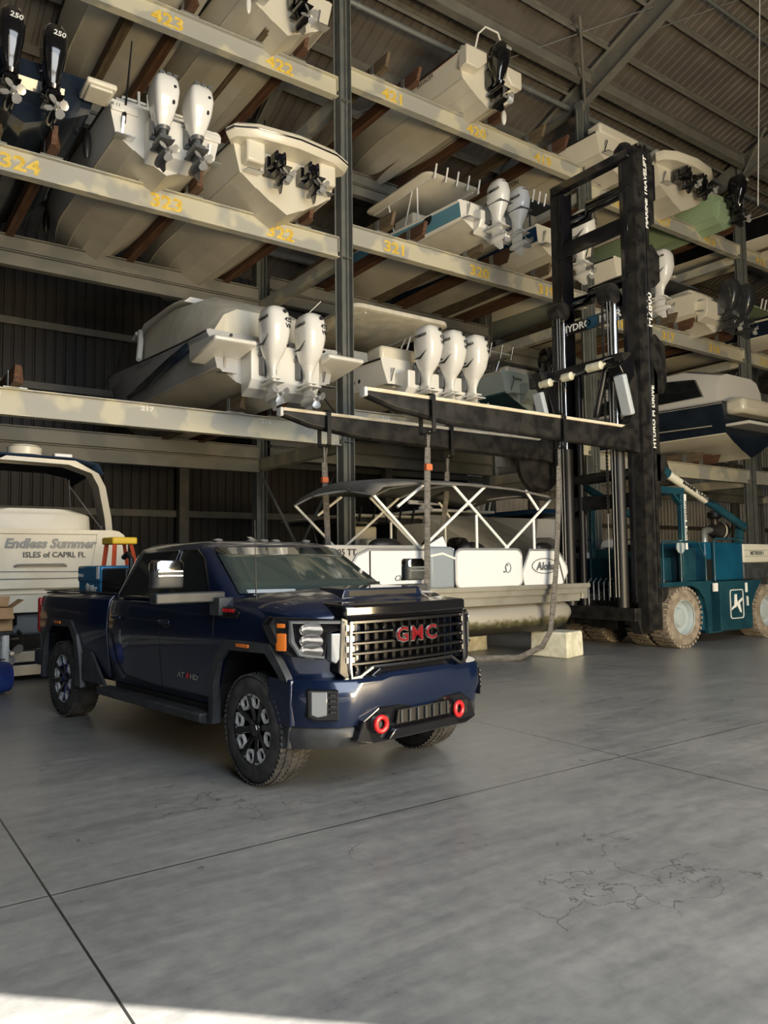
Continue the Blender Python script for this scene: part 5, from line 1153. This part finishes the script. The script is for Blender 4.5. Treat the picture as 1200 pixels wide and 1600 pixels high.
def fence(x0, x1, shape=None, y=9.34, name='fence_panel'):
    out = shape or rrect(x1-x0, .64, .12, 4, (x0+x1)/2, 1.59)
    cx = sum(p[0] for p in out)/len(out); cz = sum(p[1] for p in out)/len(out)
    inn = [(cx+(p[0]-cx)*.985, cz+(p[1]-cz)*.94) for p in out]
    f = pb(LM().prism(inn, y, y+.02), name, M['panel'], smooth=0)
    pb(LM().tube([(p[0], y+.01, p[1]) for p in out], .022, 8, closed=True), 'rail', M['greyrail'], f, smooth=60)
    return f
for a, c in (((4.4, 9.40, 1.27), (7.38, 9.85, 1.93)), ((4.4, 11.3, 1.27), (7.3, 11.75, 1.93)), ((7.8, 11.3, 1.27), (10.3, 11.75, 1.92)), ((8.05, 9.40, 1.27), (9.45, 9.85, 1.88))): pb(LM().bx(a, c), 'seat_base', M['bluegrey'], bevel=.05)
pb(LM().bx((7.50, 9.34, 1.27), (8.02, 9.9, 1.95)), 'side_locker', M['bluegrey'], bevel=.06)
pb(LM().prism([(7.55, 1.95), (7.9, 2.12), (7.98, 1.95)], 9.5, 9.58), 'locker_lid', M['panel'])
pb(LM().tube([(7.5, 9.335, 1.80), (7.75, 9.335, 1.84), (8.0, 9.335, 1.76)], .02, 6), 'locker_stripe', M['whitepaint'])
fence(4.4, 5.0)
f = fence(6.0, 7.40, [(6.0, 1.28), (7.40, 1.28), (7.40, 1.90), (6.35, 1.90), (6.15, 1.82), (6.03, 1.62)]); pb(LM().bx((6.36, 9.325, 1.30), (6.38, 9.34, 1.88)), 'panel_seam', M['black'], f, smooth=0)
pb(LM().bx((5.05, 9.36, 1.28), (7.38, 9.40, 1.97)), 'registration_band', M['greyrail'], smooth=0, bevel=.01)
text('registration', '7605 TT', .13, M['black'], face((5.92-7.0, 9.355-10.55, 1.86), (0, -1, 0)), PT, bold=.003)
text('lettering', 'Club Series', .12, M['legg'], face((7.08-7.0, 9.33-10.55, 1.47), (0, -1, 0)), PT, shear=.35)
f = fence(8.03, 9.50)
text('emblem', 'S', .2, M['legg'], face((9.08-7.0, 9.33-10.55, 1.58), (0, -1, 0)), f, shear=.6, xs=.8)
pb(LM().tube([(9.17+.06*math.cos(a), 9.33, 1.60+.08*math.sin(a)) for a in [PI*2*k/16 for k in range(16)]], .006, 5, closed=True), 'emblem_ring', M['legg'], f)
f = fence(9.52, 10.62, [(9.56, 1.28), (10.50, 1.28), (10.64, 1.5), (10.62, 1.62), (10.40, 1.90), (9.70, 1.90), (9.50, 1.50)])
pb(LM().tube([(10.06+.32*math.cos(a), 9.33, 1.62+.13*math.sin(a)) for a in [PI*2*k/24 for k in range(24)]], .008, 5, closed=True), 'oval', M['legg'], f)
text('lettering', 'Aloha', .19, M['legg'], face((10.07-7, 9.33-10.55, 1.61), (0, -1, 0)), f, shear=.2, bold=.006)
fence(4.4, 6.9, y=11.76, name='far_fence_panel'); fence(7.5, 10.5, y=11.76, name='far_fence_panel')
pb(LM().bx((7.42, 9.36, 1.27), (7.45, 9.44, 1.9)), 'gate_post', M['greyrail'], smooth=0)
# awning
cn = []
for x, z in ((6.42, 2.72), (6.60, 2.86), (7.3, 2.94), (8.4, 2.96), (9.4, 2.93), (10.2, 2.84), (10.4, 2.76)):
    cn.append([(x, 9.30+2.5*t, z+.16*math.sin(PI*t)) for t in [k/8 for k in range(9)]])
pb(LM().grid(cn), 'awning', M['canopy'], smooth=60, solid=.03)
b = LM()
for y in (9.36, 11.74):
    for a, c in (((6.45, 2.72), (7.34, 1.92)), ((7.30, 1.88), (8.70, 2.94)), ((8.03, 2.92), (9.20, 1.92)), ((9.09, 1.88), (10.3, 2.80)), ((8.5, 2.47), (8.5, 1.9)), ((9.83, 2.45), (9.83, 1.9)), ((9.65, 2.92), (9.95, 2.60)), ((6.9, 2.55), (7.4, 2.90))):
        b.tube([(a[0], y, a[1]), (c[0], y, c[1])], .026, 8)
for x, z in ((6.45, 2.72), (8.7, 2.93), (8.03, 2.92), (10.3, 2.8)): b.tube([(x, 9.36, z), (x, 10.0, z+.12), (x, 11.1, z+.12), (x, 11.74, z)], .022, 8)
pb(b, 'awning_frame', M['whitepaint'], smooth=60)
for c_, r_ in (((8.6, 9.6, 1.92), (.28, .12, .12)), ((10.3, 9.6, 1.94), (.22, .1, .1)), ((6.9, 9.7, 1.97), (.3, .15, .12))): pb(LM().ell(c_, r_), 'rolled_gear', M['black'], smooth=60)
pb(LM().tube([(10.35, 9.38, 1.95), (10.45, 9.33, 1.6), (10.55, 9.34, 1.3)], .014, 6), 'cord', M['black'])
def foam(x, y, sx, sy, sz, rz, label):
    t = MB(); t.box((0, 0, sz/2), (sx, sy, sz), None, .97, .97); o = t.build('foam_block', M['foam'], None, smooth=30, bevel=.03); o.location = (x, y, 0); o.rotation_euler = (0, 0, rz)
    tag(o, label, 'foam block'); return o
foam(10.62, 9.62, .62, .75, .45, .25, 'white foam block under the near pontoon bow')
foam(9.95, 11.4, .75, .6, .46, .1, 'shaded foam block under the far pontoon, just right of the truck')
foam(5.3, 9.68, .6, .6, .45, 0, 'foam block under the near pontoon stern behind the truck'); foam(5.3, 11.4, .6, .6, .45, 0, 'foam block under the far pontoon stern behind the truck')

# ------------------------------------------------------------------ boats standing on the floor behind
def stands(t, L, hw, z, x0=0):
    for y in (1.2, L*.55):
        for s in (-1, 1): MB().tube([(s*hw*.5, y, -z), (s*hw*.45, y, .12)], .04, 6).box((s*hw*.45, y, .14), (.3, .3, .05)).build('stand', M['galv'], t)
M['darktop'] = principled('black_hardtop', (.015, .015, .017), .4)
t = thing('fishing_boat', 'center console boat with dark topped T-top behind the tall post', 'boat', (10.9, 13.7, .55), 0)
hull(t, 8.5, 1.3, 1.2, .5, 1.25, CR('gel2', 'white', 'white', 'gel', 'black'), .6); stands(t, 8.5, 1.2, .55)
ttop(t, 1.3, 4.7, 1.3, 2.25, 1.2, M['gel'], 6, M['gloss'], thick=.02)
MB().bx((-1.1, 1.5, 2.14), (1.1, 4.4, 2.24)).build('top_liner', M['darktop'], t)
MB().box((0, 3.0, 1.65), (.8, 1.0, .9)).box((0, 1.9, 1.5), (.9, .4, .5)).build('console', M['gel'], t, bevel=.06)
for s in (-1, 1): MB().bx((s*.7-.02, 2.1, 1.2), (s*.7+.02, 3.6, 2.2)).build('side_curtain', M['glass'], t)
outboard('black', t, (.35, -.35, -.05)); outboard('black', t, (-.35, -.35, -.05))
t = thing('cabin_cruiser', 'white boat under cream canvas with a radar bar, behind the pontoon awning', 'boat', (14.2, 13.9, .5), 0)
hull(t, 9.0, 1.45, 1.35, .5, 1.3, CR('gel2', 'white', 'white', 'white', 'black'), .6); stands(t, 9, 1.3, .5)
rings = []
for y, k, z in ((.2, .95, 1.5), (1.2, .93, 2.05), (2.4, .9, 2.5), (4.2, .86, 2.55), (5.0, .8, 2.45)):
    rings.append([(x*k, y, zz) for x, zz in ((1.35, 1.3), (1.3, z-.1), (1.1, z), (-1.1, z), (-1.3, z-.1), (-1.35, 1.3))])
MB().loft(rings).build('canvas_cover', M['canvas'], t, smooth=40)
MB().box((0, 3.4, 2.62), (2.3, 2.4, .08)).build('hardtop', M['white'], t, bevel=.03)
MB().lathe([(.2, 0), (.22, .1), (.12, .18)], (-.6, 3.2, 2.66), 'z').box((-.6, 3.2, 2.90), (1.2, .12, .12)).build('radar', M['white'], t, bevel=.02)
text('lettering', 'GARMIN', .09, M['black'], face((-.75, 3.135, 2.9), (0, -1, 0)), t, bold=.002)
for k in range(6): MB().tube([(-.1+k*.2, 2.2, 2.62), (-.12+k*.2, 2.1, 2.9)], .025, 8).build('rod_holder', M['white'], t)
outboard('xto', t, (0, -.35, -.2))
t = thing('cabin_cruiser', 'white cruiser with blue cover just left of the lift mast', 'boat', (17.2, 14.2, .5), 0)
hull(t, 9.5, 1.45, 1.35, .55, 1.4, CR('gel2', 'white', 'white', 'white', 'black'), .8); stands(t, 9, 1.3, .5)
MB().loft([[(x*k, y, z) for x, z in ((1.3, 1.4), (1.1, zt), (-1.1, zt), (-1.3, 1.4))] for y, k, zt in ((1.0, .95, 2.4), (3.5, .95, 2.6), (5.5, .8, 2.1), (7, .6, 1.6))]).build('cabin', M['white'], t)
MB().bx((-1.15, .8, 2.55), (1.15, 3.6, 2.68)).build('cover', M['dkblue'], t, bevel=.03)
for s in (-1, 1): MB().prism([(2.4, 1.7), (3.2, 2.35), (4.6, 2.2), (5.8, 1.75)], s*1.19, s*1.22, 'x').build('side_window', M['glass'], t)
outboard('xto', t, (0, -.35, -.2))
# old cruiser at the left
M['aged'] = varied('aged_gelcoat', (.60, .53, .40), (.72, .66, .52), 1.6, .45, detail=8, lo=.35, hi=.65)
t = thing('cabin_cruiser', 'aged cream cruiser with blue canopy, stern facing out behind the truck bed', 'boat', (2.72, 13.5, .62), 0)
hull(t, 9.5, 1.52, 1.42, .42, 1.30, CR('black', 'aged', 'aged', 'aged', 'legg'), .6, stripe=.4); stands(t, 9, 1.3, .62)
MB().loft([[(x*k, y, z) for x, z in rrect(2.84, .95, .25, 4, 0, 1.22)] for y, k in ((.6, 1), (.05, 1), (-.10, .96))]).build('transom', M['aged'], t, smooth=35)
MB().tube([(-.8, -.115, 1.62), (-.75, -.115, 1.02), (.75, -.115, 1.0), (.85, -.115, 1.62), ], .006, 5, closed=True).build('hatch_seam', M['legg'], t)
MB().box((0, -.06, .90), (2.7, .14, .012)).build('transom_seam', M['legg'], t)
MB().loft([[(x, y, z) for x, y in rrect(2.7, .85, .25, 4, 0, -.35)] for z in (.40, .46, .56, .66)]).build('swim_platform', M['aged'], t, smooth=40)
MB().box((0, -.2, .22), (2.5, .8, .36)).build('platform_base', M['legg'], t, bevel=.05)
text('boat_name', 'Endless Summer', .21, M['legg'], face((.12, -.115, 1.46), (0, -1, 0)), t, shear=.25, bold=.008)
text('home_port', 'ISLES of CAPRI, FL', .125, M['black'], face((.18, -.115, 1.28), (0, -1, 0)), t, bold=.002)
MB().tube([(-.42, -.12, 1.10), (-.38, -.18, 1.12), (.32, -.18, 1.12), (.36, -.12, 1.10)], .018, 8).build('grab_rail', M['steel'], t)
MB().tube([(.45, -.5, .67), (.5, -.5, .78), (1.0, -.5, .78)], .018, 8).build('platform_handle', M['steel'], t)
MB().loft([[(x, y, z) for x, y in rrect(w, .8, .25, 4, -.05, .7)] for z, w in ((1.68, 1.9), (1.95, 1.85), (1.98, 1.75), (2.06, 1.2))]).build('sun_lounger_pad', M['gel2'], t, smooth=40)
arch = [(1.38, 1.2, 1.5), (1.28, 1.0, 1.95), (1.1, .75, 2.5), (.95, .65, 2.72), (.55, .6, 2.88), (-.55, .6, 2.90), (-.95, .65, 2.72), (-1.1, .75, 2.5), (-1.38, 1.2, 1.5)]
MB().loft([[(x+dx*.1, y+dy, z+dx*.06*(1 if abs(x) < .9 else 0)) for dx, dy in ((-.6, -.2), (.6, -.2), (.6, .25), (-.6, .25))] for x, y, z in arch]).build('radar_arch', M['gel2'], t, smooth=50)
MB().grid([[(x, y, z+dz) for x, z in ((-1.15, 2.75), (-1.05, 2.93), (-.6, 3.0), (.6, 2.98), (1.02, 2.9), (1.12, 2.72))] for y, dz in ((.5, 0), (1.5, .06), (2.8, -.02))]).build('canopy', principled('navy_canvas', (.01, .03, .07), .8), t, solid=.02, smooth=50)
MB().lathe([(.27, 0), (.28, .12), (.22, .17), (.01, .18)], (-.15, .75, 3.0), 'z').build('radar_dome', M['gel'], t)
MB().box((.45, .7, 3.02), (.3, .25, .07)).build('deck_light', M['white'], t, bevel=.02)
MB().prism([(1.3, 1.4), (2.6, 2.0), (5.6, 1.9), (6.2, 1.6)], -1.25, 1.25, 'x').build('windscreen', M['glass'], t)
MB().tube([(1.15, 1.1, 2.5), (1.28, 1.1, 2.4), (1.32, 1.1, 2.0), (1.25, 1.1, 1.8)], .025, 8).tube([(.6, .6, 1.75), (.55, .6, 2.6)], .01, 6).tube([(1.15, .6, 1.7), (.55, .6, 2.5)], .01, 6).build('side_rail', M['steel'], t)
for x in (.35, -.6): sterndrive(t, (x, -.25, -.35))
# small things on the floor at the left edge
t = thing('work_table', 'low grey work table with white legs at the left edge', 'table', (1.7, 12.0, 0))
MB().bx((-1.1, -.35, .78), (.30, .35, .83)).build('table_top', M['blacksteel'], t, bevel=.01)
for x in (-1.0, .22):
    for y in (-.28, .28): MB().cyl((x, y, 0), (x, y, .78), .05, n=10).build('leg', M['whitepaint'], t)
M['card'] = varied('cardboard', (.42, .25, .12), (.50, .31, .16), 4, .85)
t = thing('cardboard_box', 'open cardboard box on the work table at the left edge', 'box', (1.72, 11.9, .83))
MB().bx((-.3, -.22, 0), (.28, -.215, .32)).bx((-.3, .215, 0), (.28, .22, .32)).bx((-.3, -.22, 0), (-.295, .22, .32)).bx((.275, -.22, 0), (.28, .22, .32)).bx((-.3, -.22, 0), (.28, .22, .005)).build('box', M['card'], t, smooth=0)
MB().beam((-.01, -.22, .32), (-.01, -.40, .18), .56, .006).build('flap', M['card'], t, smooth=0)
MB().beam((-.01, .22, .32), (.03, .34, .46), .60, .006).build('flap', M['card'], t, smooth=0)
MB().beam((.28, 0, .32), (.42, 0, .42), .42, .006).build('flap', M['card'], t, smooth=0)
M['bagblue'] = varied('blue_nylon', (.012, .03, .16), (.02, .05, .26), 4, .6, bump=.6)
t = thing('duffel_bag', 'blue zipped duffel bag on the floor at the left edge', 'bag', (1.52, 11.45, 0), .35)
MB().loft([[(x, y, .23+z) for y, z in srect(.46*k, .46*k, 2.6, 20)] for x, k in ((-.75, .3), (-.72, .8), (-.5, 1), (.2, 1.03), (.42, .85), (.46, .35))]).build('bag', M['bagblue'], t, smooth=60)
MB().tube([(-.4, -.1, .5), (-.2, -.2, .56), (.1, -.18, .55), (.3, -.05, .46)], .014, 6).tube([(-.7, 0, .5), (.4, 0, .46)], .01, 6).build('strap', M['black'], t)
text('lettering', 'Yeti', .07, M['whitepaint'], face((.2, -.24, .40), (0, -1, .6), off=.02), t, bold=.003) if False else None
for i, (y, z) in enumerate(((12.75, .28), (12.75, .08))):
    tag(MB().bx((-4, y-.09, z), (4.6, y+.09, z+.16)).build('steel_rail', M['alum'], smooth=0, bevel=.01), ['upper', 'lower'][i]+' pale aluminium rail lying stacked behind the truck tail', 'rail')
